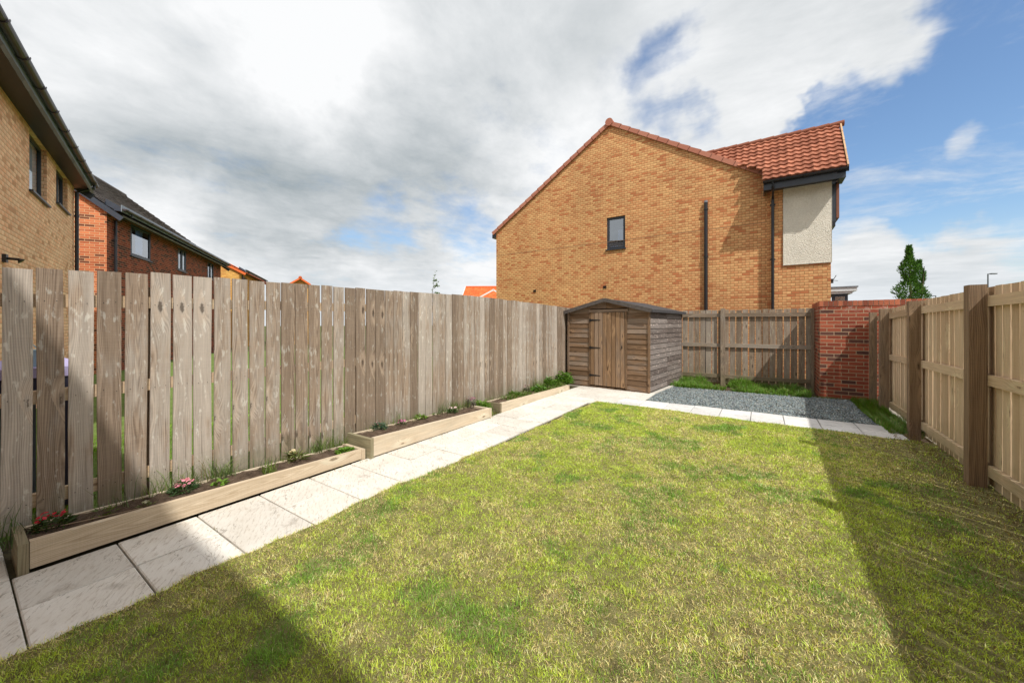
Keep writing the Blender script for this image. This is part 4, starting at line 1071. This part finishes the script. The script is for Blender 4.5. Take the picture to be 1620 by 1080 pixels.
# ground floor bay with flat canopy
bay_=MB(); bay_.bx(WX,WX+.50,YW+.02,YW+1.6,2.33,2.42); bay_.bx(WX,WX+.42,YW+.06,YW+1.6,2.27,2.33); bay_.build('canopy',M['white'],H)
m=MB(); m.bx(WX,WX+.52,YW,YW+1.62,2.42,2.45); m.build('canopy_roof',M['lead'],H)
m=MB(); m.bx(WX+.03,WX+.34,YW+.10,YW+.14,.9,2.27); bwall=m
m.bx(WX+.30,WX+.34,YW+.14,YW+1.5,.9,2.27); m.build('bay_window_frame',M['dgrey'],H)
m=MB(); m.bx(WX+.09,WX+.28,YW+.094,YW+.099,1.0,2.20); m.build('pane',M['glassblue'],H)
m=MB(); m.bx(WX,WX+.34,YW+.10,YW+1.5,-.1,.9); m.build('bay_wall',M['yellow'],H)
al=MB(); al.tube([(WX+.03,YW+.12,2.55),(WX+.03,YW+.12,2.66)],.035,8); al.tube([(WX+.05,YW+.1,2.62),(WX+.11,YW+.05,2.74)],.007,6); al.tube([(WX+.05,YW+.1,2.62),(WX+.14,YW+.05,2.60)],.006,6); al.bx(WX,WX+.03,YW+.09,YW+.15,2.56,2.64)
al.build('wall_light',M['black'],H)

# ================================================================== HOUSES ON THE LEFT
def long_house(name,label,p1,d,n,L,wallmat,tilem,wins,zs,zg,depth,pitch,oh,start=0.,gut='gutterbrown',fas='fascia',dp=None,tileprof='flat',verge_m=None,gauge=.3,endm=None,extra=None,wdep=.10):
    p1=V((p1[0],p1[1],0)); d=V((d[0],d[1],0)).normalized(); n=V((n[0],n[1],0)).normalized(); U=V((0,0,1))
    e=empty(name,tuple(p1+d*(L/2)-n*depth/2),label,'house')
    P=lambda u,w,z: p1+d*u+n*w+U*z
    m=MB(); q0=P(start,0,0); m.wall((q0.x,q0.y),d,L-start,-.1,zs,[(a-start,b-start,c,f) for a,b,c,f,_ in wins],n,.10,uoff=start)
    m.build('wall',wallmat,e)
    apz=zs+depth/2*math.tan(pitch)
    m=MB()
    for u in (start,L):
        q=P(u,0,0); m.wall((q.x,q.y),-n,depth,-.1,zs,(),-d if u==start else d,.1,uoff=.06)
        m.face([P(u,0,zs),P(u,-depth,zs),P(u,-depth/2,apz)],[(0+.06,zs),(depth+.06,zs),(depth/2+.06,apz)])
    q=P(start,-depth,0); m.wall((q.x,q.y),d,L-start,-.1,zs,(),-n)
    m.build('end_wall',endm or wallmat,e)
    for i,(a,b,c,f,opt) in enumerate(wins):
        window(e,(p1.x,p1.y),d,n,a,b,c,f,wdep,**opt)
    # roof
    up=(-n*math.cos(pitch)+U*math.sin(pitch)); slen=(depth/2+oh)/math.cos(pitch); ez=zs-oh*math.tan(pitch)+.14
    ov=.12
    m=MB(); tiled(m,P(start-ov,oh,ez),P(L+ov,oh,ez),up,slen,gauge,.30,tileprof,.042,4,seed=3); m.build('roof',tilem,e)
    up2=(n*math.cos(pitch)+U*math.sin(pitch))
    m=MB(); tiled(m,P(L+ov,-depth-oh,ez),P(start-ov,-depth-oh,ez),up2,slen,gauge,.30,'flat',.03,2,seed=4); m.build('roof',tilem,e)
    m=MB(); zr=ez+slen*math.sin(pitch); m.tube([P(start-ov,-depth/2,zr),P(L+ov,-depth/2,zr)],.10,10); m.build('ridge',tilem,e)
    # soffit + fascia + gutter
    m=MB(); q=[P(start-ov,0,zs-.02),P(L+ov,0,zs-.02),P(L+ov,oh-.02,zs-.02),P(start-ov,oh-.02,zs-.02)]; m.face(q)
    for k in range(int(L-start)//3+1):
        pass
    m.build('soffit',M['soffit'],e)
    m=MB(); m.box(P((start+L)/2,oh-.012,zs+.075),n*.010,U*.105,d*((L-start)/2+ov)); m.build('fascia',M[fas],e)
    m=MB(); half_round(m,P(start-ov,oh,zg),P(L+ov,oh,zg),n,.058)
    u=start
    while u<L: bracket(m,P(u,oh,zg),n,d,.064); u+=.85
    m.build('gutter',M[gut],e)
    # verge boards on both gable ends
    for u in (start-ov,L+ov):
        for sg in (1,-1):
            A=P(u,oh if sg>0 else -depth-oh,ez-.02); B=P(u,-depth/2,zr-.06); m=MB(); dv=(B-A); w_=dv.normalized().cross(d).normalized()*.075
            m.box((A+B)/2-U*.07,d*.014,w_,dv/2); m.build('barge_board',M['barge'] if verge_m is None else verge_m,e)
    # box end where soffit meets verge
    for u in (start-ov/2,L+ov/2):
        m=MB(); m.face([P(u-ov/2,0,zs-.022),P(u+ov/2,0,zs-.022),P(u+ov/2,0,zs+.25),P(u-ov/2,0,zs+.25)]); 
        m.face([P(u,0,zs-.022),P(u,oh,zs-.022),P(u,oh,zs+.10),P(u,0,zs+.34)]); m.build('box_end',M['barge'],e)
    if dp is not None:
        for u in dp:
            a=P(u,oh+.055,zg-.05); b=P(u,oh+.055,zg-.13); c=P(u,.06,zg-.30); f=P(u,.06,0)
            pipe(e,[a,b,c,f],.036,[tuple(P(u,.06,z)) for z in (4.2,2.8)],tuple(n))
    return e,P
b1=dict(fr=.06,mull=(),pale_panel=[(0,.75,0,1)])
h1,P1=long_house('brick_house','pale buff brick house with deep dark soffit, nearest behind the left fence',(-9.16,.446),(-.968,.251),(.251,.968),5.42,M['yellow1'],M['tileG'],
    [(1.48,2.70,3.84,4.93,dict(fr=.04,mull=(),pale_panel=[(0,1,0,1)])),(3.48,4.64,4.10,4.93,dict(fr=.06,mull=(.5,),pale_panel=[(.55,1,0,.9)]))],
    4.955,5.10,8.,math.radians(35),.30,start=-3.4,dp=[5.30])
# outside light on house 1
m=MB(); q=P1(.12,.0,2.47); nn=V((.251,.968,0)); 
m.box(q+nn*.02,V((-.968,.251,0))*.05,nn*.02,V((0,0,.06))); m.tube([q+nn*.04,q+nn*.14,q+nn*.17-V((0,0,.03))],[.02,.02,.045],10); m.build('wall_light',M['black'],h1)
h2,P2=long_house('brick_house','red brick house with grey tiled roof, between the pale buff house and the fence',(-17.013,2.802),(-.846,.533),(.533,.846),12.05,M['shadedred'],M['tileG'],
    [(1.45,2.95,3.90,5.0,dict(fr=.06,mull=(),pale_panel=[(.30,.70,.1,.95)],glass='glassblue')),(5.55,6.55,3.93,4.93,dict(fr=.06,mull=(.5,),pale_panel=[(0,.4,0,1),(.6,.95,0,1)],mat='dgrey')),(9.60,10.65,4.0,4.93,dict(fr=.06,mull=(.5,),pale_panel=[(.6,.95,0,1)],mat='dgrey'))],
    5.06,5.12,8.8,math.radians(38.5),.40,start=0,dp=[.36],endm=M['orange'],wdep=.035)
# white lining boards of the two farther windows' open vents, white flue terminal
m=MB(); m.tube([P2(2.3,0,2.62),P2(2.3,.22,2.62),P2(2.3,.22,2.55)],.05,8); m.build('flue',M['white'],h2)
h3,P3=long_house('brick_house','bright yellow brick house with orange verge tiles, partly hidden behind the red brick house',(-28.95,10.85),(-.835,.55),(.55,.835),6.4,M['yellow3'],M['tileO'],
    [(.9,1.9,3.9,4.8,dict(fr=.07,mull=(.5,),pale_panel=[(0,.5,0,1)])),(3.6,4.6,3.9,4.8,dict(fr=.07,mull=(.5,)))],
    5.0,5.12,8.5,math.radians(29),.38,start=0,dp=[.5,5.9],tileprof='pan',verge_m=M['tileO'],gauge=.33)

# narrow orange gable peeping over the fence
def small_gable():
    D=30.; c=V((-1.0215,.5229,0))*D/1.0; 
    e=empty('brick_house',(c.x,c.y,0),'far house with a narrow orange tiled gable peeping over the left fence','house')
    f=V((1.0215,-.5229,0)).normalized(); s_=V((-f.y,f.x,0)); U=V((0,0,1)); w=.56; zb=4.72
    P=lambda a,b,z: c+s_*a-f*b+U*z
    m=MB(); m.face([P(-w,0,-.1),P(w,0,-.1),P(w,0,zb),P(0,0,zb+.36),P(-w,0,zb)],[(-w,0),(w,0),(w,zb),(0,zb+.36),(-w,zb)])
    for a in (-w,w): m.face([P(a,0,-.1),P(a,4,-.1),P(a,4,zb),P(a,0,zb)])
    m.build('wall',M['yellow3'],e)
    m=MB()
    for sg in (-1,1):
        A=P(sg*(w+.18),-.15,zb-.08); B=P(sg*(w+.18),4,zb-.08); up=V(P(0,0,zb+.42)-P(sg*(w+.18),0,zb-.08))
        tiled(m,A,B,up,up.length,.3,.3,'pan',.03,4)
        bar=(P(sg*(w+.18),-.2,zb-.06)+P(0,-.2,zb+.44))/2; m.box(bar,f*.05,U*.075,(P(0,-.2,zb+.44)-P(sg*(w+.18),-.2,zb-.06))/2)
    m.tube([P(0,-.25,zb+.48),P(0,4,zb+.48)],.13,10); m.build('roof',M['tileO'],e)
small_gable()
def far_roof():
    D=40.; A=V((-.6544,.7660,0))*D; B=V((-.50,.86,0))*D*1.0; e=empty('brick_house',((A.x+B.x)/2,(A.y+B.y)/2+4,0),'distant house with an orange pantile roof just left of the big gable end','house')
    d=(B-A).normalized(); n=V((d.y,-d.x,0)); U=V((0,0,1)); zr=5.45; dep=3.4; rise=1.9
    # ridge from A to B; slope facing us
    m=MB(); E0=A+n*dep+U*(zr-rise)-d*.0; E1=B+n*dep+U*(zr-rise); up=(A+U*zr)-E0
    tiled(m,E0,E1,up,up.length,.33,.33,'pan',.03,4)
    F0=A-n*dep+U*(zr-rise); F1=B-n*dep+U*(zr-rise); tiled(m,F1,F0,(A+U*zr)-F0,up.length,.33,.33,'pan',.03,2)
    m.tube([A+U*zr,B+U*zr],.12,8); m.build('roof',M['tileO'],e)
    m=MB(); 
    for Q in (E0,F0): m.box((Q+A+U*zr)/2-d*.03,d*.03,n*.02+U*.09,((A+U*zr)-Q)/2)
    m.build('barge_board',M['white'],e)
    m=MB(); a=A+n*(dep-.3); b=A-n*(dep-.3); m.face([a-U*.1,b-U*.1,b+U*(zr-rise),A+U*(zr-.15),a+U*(zr-rise)])
    c=B+n*(dep-.3); m.face([a-U*.1,c-U*.1,c+U*(zr-rise),a+U*(zr-rise)]); m.build('wall',M['yellow3'],e)
    # cross gable with white barge
    m=MB(); G=A+d*3.2+n*3.0; 
    for sg in (-1,1):
        m.box(G+d*sg*.8+U*4.45,n*.04,U*.08,d*.85*sg-U*.45)
    m.build('gable_barge',M['white'],e)
far_roof()

# ================================================================== OWNER'S HOUSE BEHIND THE CAMERA (casts the near shade)
oh_=empty('brick_house',(-1,-5,0),'pale brick house behind the viewpoint whose shade falls on the near lawn','house')
m=MB(); m.wall((-4.3,-1.38),(1,0),9.3,-.1,5.0,[(1.2,3.4,0.02,2.1),(1.0,2.2,3.5,4.6),(3.8,5.0,3.5,4.6),(4.2,5.3,1.,2.1)],(0,1),.1)
for x,nn in ((-4.3,(-1,0)),(5.0,(1,0))):
    m.wall((x,-1.38),(0,-1),8,-.1,5.0,(),nn); 
    m.face([(x,-1.38,5),(x,-9.38,5),(x,-5.38,7.6)])
m.wall((-4.3,-9.38),(1,0),9.3,-.1,5.0,(),(0,-1)); m.build('wall',M['yellow1'],oh_)
for (a,b,c,f) in [(1.2,3.4,0.02,2.1),(1.0,2.2,3.5,4.6),(3.8,5.0,3.5,4.6),(4.2,5.3,1.,2.1)]: window(oh_,(-4.3,-1.38),(1,0),(0,1),a,b,c,f,.1,mull=(.5,),sill=c>.5)
m=MB(); tiled(m,(5.15,-.98,4.98),(-4.45,-.98,4.98),V((0,-4.4,2.86)),5.25,.3,.3,'flat',.03,2); m.build('roof',M['tileG'],oh_)
m=MB(); tiled(m,(-4.45,-9.78,4.98),(5.15,-9.78,4.98),V((0,4.4,2.86)),5.25,.3,.3,'flat',.03,2); m.build('roof',M['tileG'],oh_)
m=MB(); m.bx(-4.45,5.15,-1.00,-.98,4.85,5.02); m.bx(-4.45,5.15,-1.38,-1.00,4.86,4.88); m.build('fascia',M['fascia'],oh_)
m=MB(); half_round(m,(-4.45,-.98,5.05),(5.15,-.98,5.05),(0,1,0)); m.build('gutter',M['black'],oh_)

oh_.location.y-=.17
# ================================================================== THINGS BEHIND THE LEFT FENCE
e=empty('garden_table',(-5.6,.45,0),'dark garden table under a lavender cover, glimpsed through the nearest gaps of the left fence','table')
m=MB(); 
m.bx(-6.1,-4.85,-.6,.70,1.07,1.15); m.build('cover_top',M['lav'],e)
m=MB(); m.bx(-6.09,-4.86,-.59,.69,.97,1.07); m.build('tabletop',M['navy'],e)
m=MB(); m.bx(-5.9,-5.0,-.5,.42,.02,.97); m.build('panel',M['steelblue'],e)
for x,y in ((-4.93,.58),(-6.0,.58),(-4.93,-.5),(-6.0,-.5)):
    m=MB(); m.bx(x-.05,x+.05,y-.06,y+.06,-.02,.97); m.build('leg',M['navy'],e)
m=MB(); m.tube([(-5.05,.40,1.15),(-5.05,.40,1.28)],[.07,.085],14); m.tube([(-5.05,.40,1.28),(-5.05,.40,1.29)],[.09,.09],14); m.tube([(-5.05,.36,1.29),(-5.05,.40,1.34),(-5.05,.44,1.29)],.006,6)
tag(m.build('plastic_tub',M['teal'],origin=(-5.05,.40,1.15)),'pale blue plastic tub standing on the lavender table cover behind the fence','tub')

# ================================================================== TREES
def conifer():
    c=V((.332,1.4193,0))*14.5; e=empty('conifer_tree',tuple(c),'pointed green conifer with two tops above the red brick wall','tree')
    m=MB(); m.tube([c,c+V((.02,0,2.2)),c+V((-.05,0,4.35))],[.07,.05,.015],8)
    m.tube([c+V((.02,0,1.6)),c+V((.30,.0,2.6)),c+V((.36,0,3.7))],[.04,.03,.01],8); m.build('trunk',plain('bark',(.10,.07,.05),.9,0,.3),e)
    g=np.random.default_rng(77); vs=[];fs=[];cs=[]
    ax=V((.81,.58,0))*1.; right=V((.834,.552,0))
    def spire(base,h0,h1,R,n,seed):
        for i in range(n):
            t=g.random()**.8; z=h0+(h1-h0)*t; rr=R*(1-t)**.75*(.8+.35*math.sin(z*7+seed)+.25*g.normal()*.6); a=g.random()*6.283
            rr=max(rr,.02)*math.sqrt(g.uniform(.25,1.)); p=base+V((rr*math.cos(a),rr*math.sin(a),z))
            d=V((math.cos(a)*.75,math.sin(a)*.75,g.uniform(.5,1.3))).normalized(); L=g.uniform(.05,.13); sd=d.cross(V((g.normal(),g.normal(),g.normal()))).normalized(); w=g.uniform(.008,.020); k=len(vs)
            vs.extend([p,p+d*L*.5-sd*w,p+d*L,p+d*L*.5+sd*w]); fs.extend([(k,k+1,k+2),(k,k+2,k+3)])
            col=np.array([.085,.19,.035])*g.uniform(.35,1.9); cs.extend([col]*4)
    spire(c-right*.07,.9,4.5,.64,8500,1); spire(c+right*.32,.9,3.95,.44,4200,3); spire(c-right*.55,.5,2.35,.25,1500,5)
    raw_mesh('crown',[tuple(p) for p in vs],fs,M['leaf'],np.array(cs),e)
conifer()
def sapling():
    c=V((-.7343,.7131,0))*13.5; e=empty('young_tree',tuple(c),'slender young tree top with loose leaves showing above the left fence','tree')
    right=V((.834,.552,0)); m=MB(); m.tube([c,c+V((0,0,1.8)),c+right*.08+V((0,0,2.6)),c+right*.2+V((0,0,3.3))],[.03,.02,.012,.004],6)
    br=[]; g=np.random.default_rng(5)
    for i in range(9):
        z=2.0+i*.13; s_=g.uniform(-.05,.42) ; a=c+right*(.02+(z-1.8)*.12)+V((0,0,z)); b_=a+right*s_*.7+V((g.normal()*.08,g.normal()*.08,g.uniform(-.05,.25))); m.tube([a,b_],[.006,.002],5); br.append((a,b_))
    m.build('trunk',plain('sapling_bark',(.16,.13,.09),.9,0,.3),e)
    vs=[];fs=[];cs=[]
    for a,b_ in br+[(c+right*.08+V((0,0,2.6)),c+right*.2+V((0,0,3.35)))]:
        for i in range(26):
            p=a.lerp(b_,g.uniform(.15,1.1)); d=V((g.normal(),g.normal(),g.normal()*.6-.2)).normalized(); L=g.uniform(.05,.09); sd=d.cross(V((g.normal(),g.normal(),g.normal()))).normalized(); k=len(vs)
            vs.extend([p,p+d*L*.5-sd*.016,p+d*L,p+d*L*.5+sd*.016]); fs.extend([(k,k+1,k+2),(k,k+2,k+3)]); col=np.array([.16,.24,.08])*g.uniform(.6,1.5); cs.extend([col]*4)
    raw_mesh('crown',[tuple(p) for p in vs],fs,M['leaf'],np.array(cs),e)
sapling()

# ================================================================== STREET LAMPS
def lamp(base, top, arm, label, double=False):
    e=empty('street_lamp',tuple(base),label,'street lamp','street lamps on the road beyond the right fence'); m=MB(); T=V((base.x,base.y,top)); r=V((.834,.552,0))
    m.tube([base,V((base.x,base.y,1.2)),T],[.08,.06,.045],8); m.tube([T-V((0,0,.03)),T+r*arm],[.03,.03],6); m.build('pole',M['lamp'],e)
    m=MB(); m.box(T+r*(arm+.18)+V((0,0,-.0)),V((-.552,.834,0))*.10,V((0,0,.045)),r*.26)
    m.build('lamp_head',M['lamp'],e)
D=34.; lamp(V((.503,1.5325,0))*D,1.5+.1344*D,.30,'tall street lamp with a short arm above the nearest part of the right fence')
D=46.; lamp(V((.387,1.4545,0))*D,1.5+.0756*D,-.5,'farther street lamp, only its head showing beside the conifer')

# ================================================================== LIGHT, SKY, CAMERA
sun_dir=V((.65,-.40,1.)).normalized(); elev=math.asin(sun_dir.z)
sd=bpy.data.lights.new('sun','SUN'); sd.energy=2.7; sd.angle=math.radians(.9); sd.color=(1,.955,.88); so=bpy.data.objects.new('sun',sd); COL.objects.link(so)
so.rotation_euler=(-sun_dir).to_track_quat('-Z','Y').to_euler()

w=bpy.data.worlds.new('World'); scene.world=w; w.use_nodes=True; w.node_tree.nodes.clear(); n=NT(w.node_tree)
sky=n.new('ShaderNodeTexSky',sky_type='NISHITA'); sky.sun_disc=False; sky.sun_elevation=elev; sky.sun_rotation=math.atan2(sun_dir.x,sun_dir.y); sky.air_density=1.2; sky.dust_density=.6; sky.ozone_density=2.2
D0=n.vm('NORMALIZE',n.new('ShaderNodeTexCoord').outputs['Generated'])
warp=n.vm('SCALE',n.vm('SUBTRACT',n.noise(D0,2.2,6,.6,col=True),(.5,.5,.5)),scale=.45)
DW=n.vm('NORMALIZE',n.vm('ADD',D0,warp))
zz=n.sep(D0)[2]
dz=n.math('ADD',n.math('MAXIMUM',zz,0.),.16)
pl=n.vm('SCALE',D0,scale=n.math('DIVIDE',1.,dz))
side=n.sstep(n.sep(D0)[0],-.42,.02)
def both(scale,det,rough,dist,off=(0,0,0),kx=1.9,ky=1.9):
    a=n.noise(n.vm('ADD',n.vm('MULTIPLY',pl,(1.15,.9,.25)),off),scale,det,rough,dist)
    b=n.noise(n.vm('ADD',n.vm('MULTIPLY',pl,(.8,1.35,.25)),off),scale,det,rough,dist)
    x=n.new('ShaderNodeMix'); n.inp(x.inputs[0],side); n.inp(x.inputs[2],a); n.inp(x.inputs[3],b); return x.outputs[0]
f1=both(1.3,8,.58,.5); f2=both(4.2,7,.6,.3,(3,1,2)); f3=both(.9,4,.5,.2,(7,3,1)); f4=both(2.4,10,.64,.35,(1,8,3)); f5=both(7.,8,.66,.2,(4,4,9))
F=595.;VXp=1204.;HY=513.;th=math.atan((VXp-810)/F);S_,C_=math.sin(th),math.cos(th)
def pdir(px,py):
    a=(px-810)/F; b=(HY-py)/F; return V((-S_+a*C_,C_+a*S_,b)).normalized()
def blobs(lst,vec):
    acc=None
    for (px,py,rp,wt) in lst:
        v=pdir(px,py); v2=pdir(px+rp,py); v3=pdir(px,py+rp if py+rp<HY else py-rp); r=(v.angle(v2)+v.angle(v3))/2
        d=n.vm('DOT_PRODUCT',vec,tuple(v)); q=n.sstep(d,math.cos(r),1.,0.,wt)
        acc=q if acc is None else n.math('ADD',acc,q)
    return acc
cover=blobs([(1500,160,400,-.95),(1040,60,120,-.10),(60,330,90,-.1),(1340,330,210,-.6),(1600,330,320,-.6),(1130,170,110,-.42),(1110,45,100,-.4),(1580,40,220,-.2),(1200,105,150,.55),(1330,60,170,.65),(1480,10,150,.5),(1490,235,110,.62),(1600,210,110,.6),(590,380,80,-.34),(720,385,80,-.34),(120,300,120,-.12),(1190,205,80,.35),(1400,430,200,.35),(1540,420,160,.3)],DW)
C=n.math('ADD',n.math('ADD',.88,cover),n.math('ADD',n.math('MULTIPLY',n.math('SUBTRACT',f1,.5),.9),n.math('ADD',n.math('MULTIPLY',n.math('SUBTRACT',f2,.5),.55),n.math('MULTIPLY',n.math('SUBTRACT',f5,.5),.35))))
alpha=n.sstep(C,.22,.85)
wisp=n.math('MULTIPLY',n.sstep(f4,.46,.75),.55)
alpha=n.math('MAXIMUM',alpha,wisp)
alpha=n.math('MAXIMUM',alpha,n.math('MULTIPLY',n.sstep(zz,.22,.0),.55))
shade=blobs([(300,235,230,-.30),(90,180,200,-.15),(480,300,190,-.28),(640,310,200,-.26),(700,235,190,-.28),(860,20,230,-.34),(560,130,190,.25),(860,160,230,.30),(430,60,200,.15),(230,330,130,.3),(350,370,130,.15),(760,430,110,.25),(1450,420,180,-.12),(60,50,200,.05)],DW)
s=n.math('ADD',n.math('ADD',.74,shade),n.math('ADD',n.math('MULTIPLY',n.math('SUBTRACT',f3,.5),.5),n.math('MULTIPLY',n.math('SUBTRACT',f1,.5),.8)))
s=n.math('ADD',s,n.math('ADD',n.math('MULTIPLY',n.math('SUBTRACT',f4,.5),.75),n.math('MULTIPLY',n.math('SUBTRACT',f5,.5),.4)),clamp=True)
cc=n.mix(s,(.37,.425,.455),(1.0,1.01,1.02))
cc=n.mix(n.math('MULTIPLY',n.sstep(zz,.16,.0),.6),cc,(.80,.86,.92))
b1_=n.new('ShaderNodeBackground'); b1_.inputs[1].default_value=.10; n.l.new(n.mix(1.,sky.outputs[0],(.86,.96,1.06),'MULTIPLY'),b1_.inputs[0])
b2_=n.new('ShaderNodeBackground'); b2_.inputs[1].default_value=.65; n.l.new(cc,b2_.inputs[0])
mx=n.new('ShaderNodeMixShader'); n.l.new(alpha,mx.inputs[0]); n.l.new(b1_.outputs[0],mx.inputs[1]); n.l.new(b2_.outputs[0],mx.inputs[2])
wo=n.new('ShaderNodeOutputWorld'); n.l.new(mx.outputs[0],wo.inputs[0])

cd=bpy.data.cameras.new('camera'); cam=bpy.data.objects.new('camera',cd); COL.objects.link(cam)
cd.sensor_width=36; cd.lens=F/1620*36; cd.shift_y=-27/1620; cd.clip_start=.05; cd.clip_end=2000
cam.location=(0,0,1.5); cam.rotation_euler=(math.pi/2,0,th); scene.camera=cam
scene.view_settings.view_transform='Standard'; scene.view_settings.look='None'; scene.view_settings.exposure=.58; scene.view_settings.gamma=1
scene.render.engine='CYCLES'; scene.render.resolution_x=1024; scene.render.resolution_y=682
scene.cycles.max_bounces=6; scene.cycles.transparent_max_bounces=12
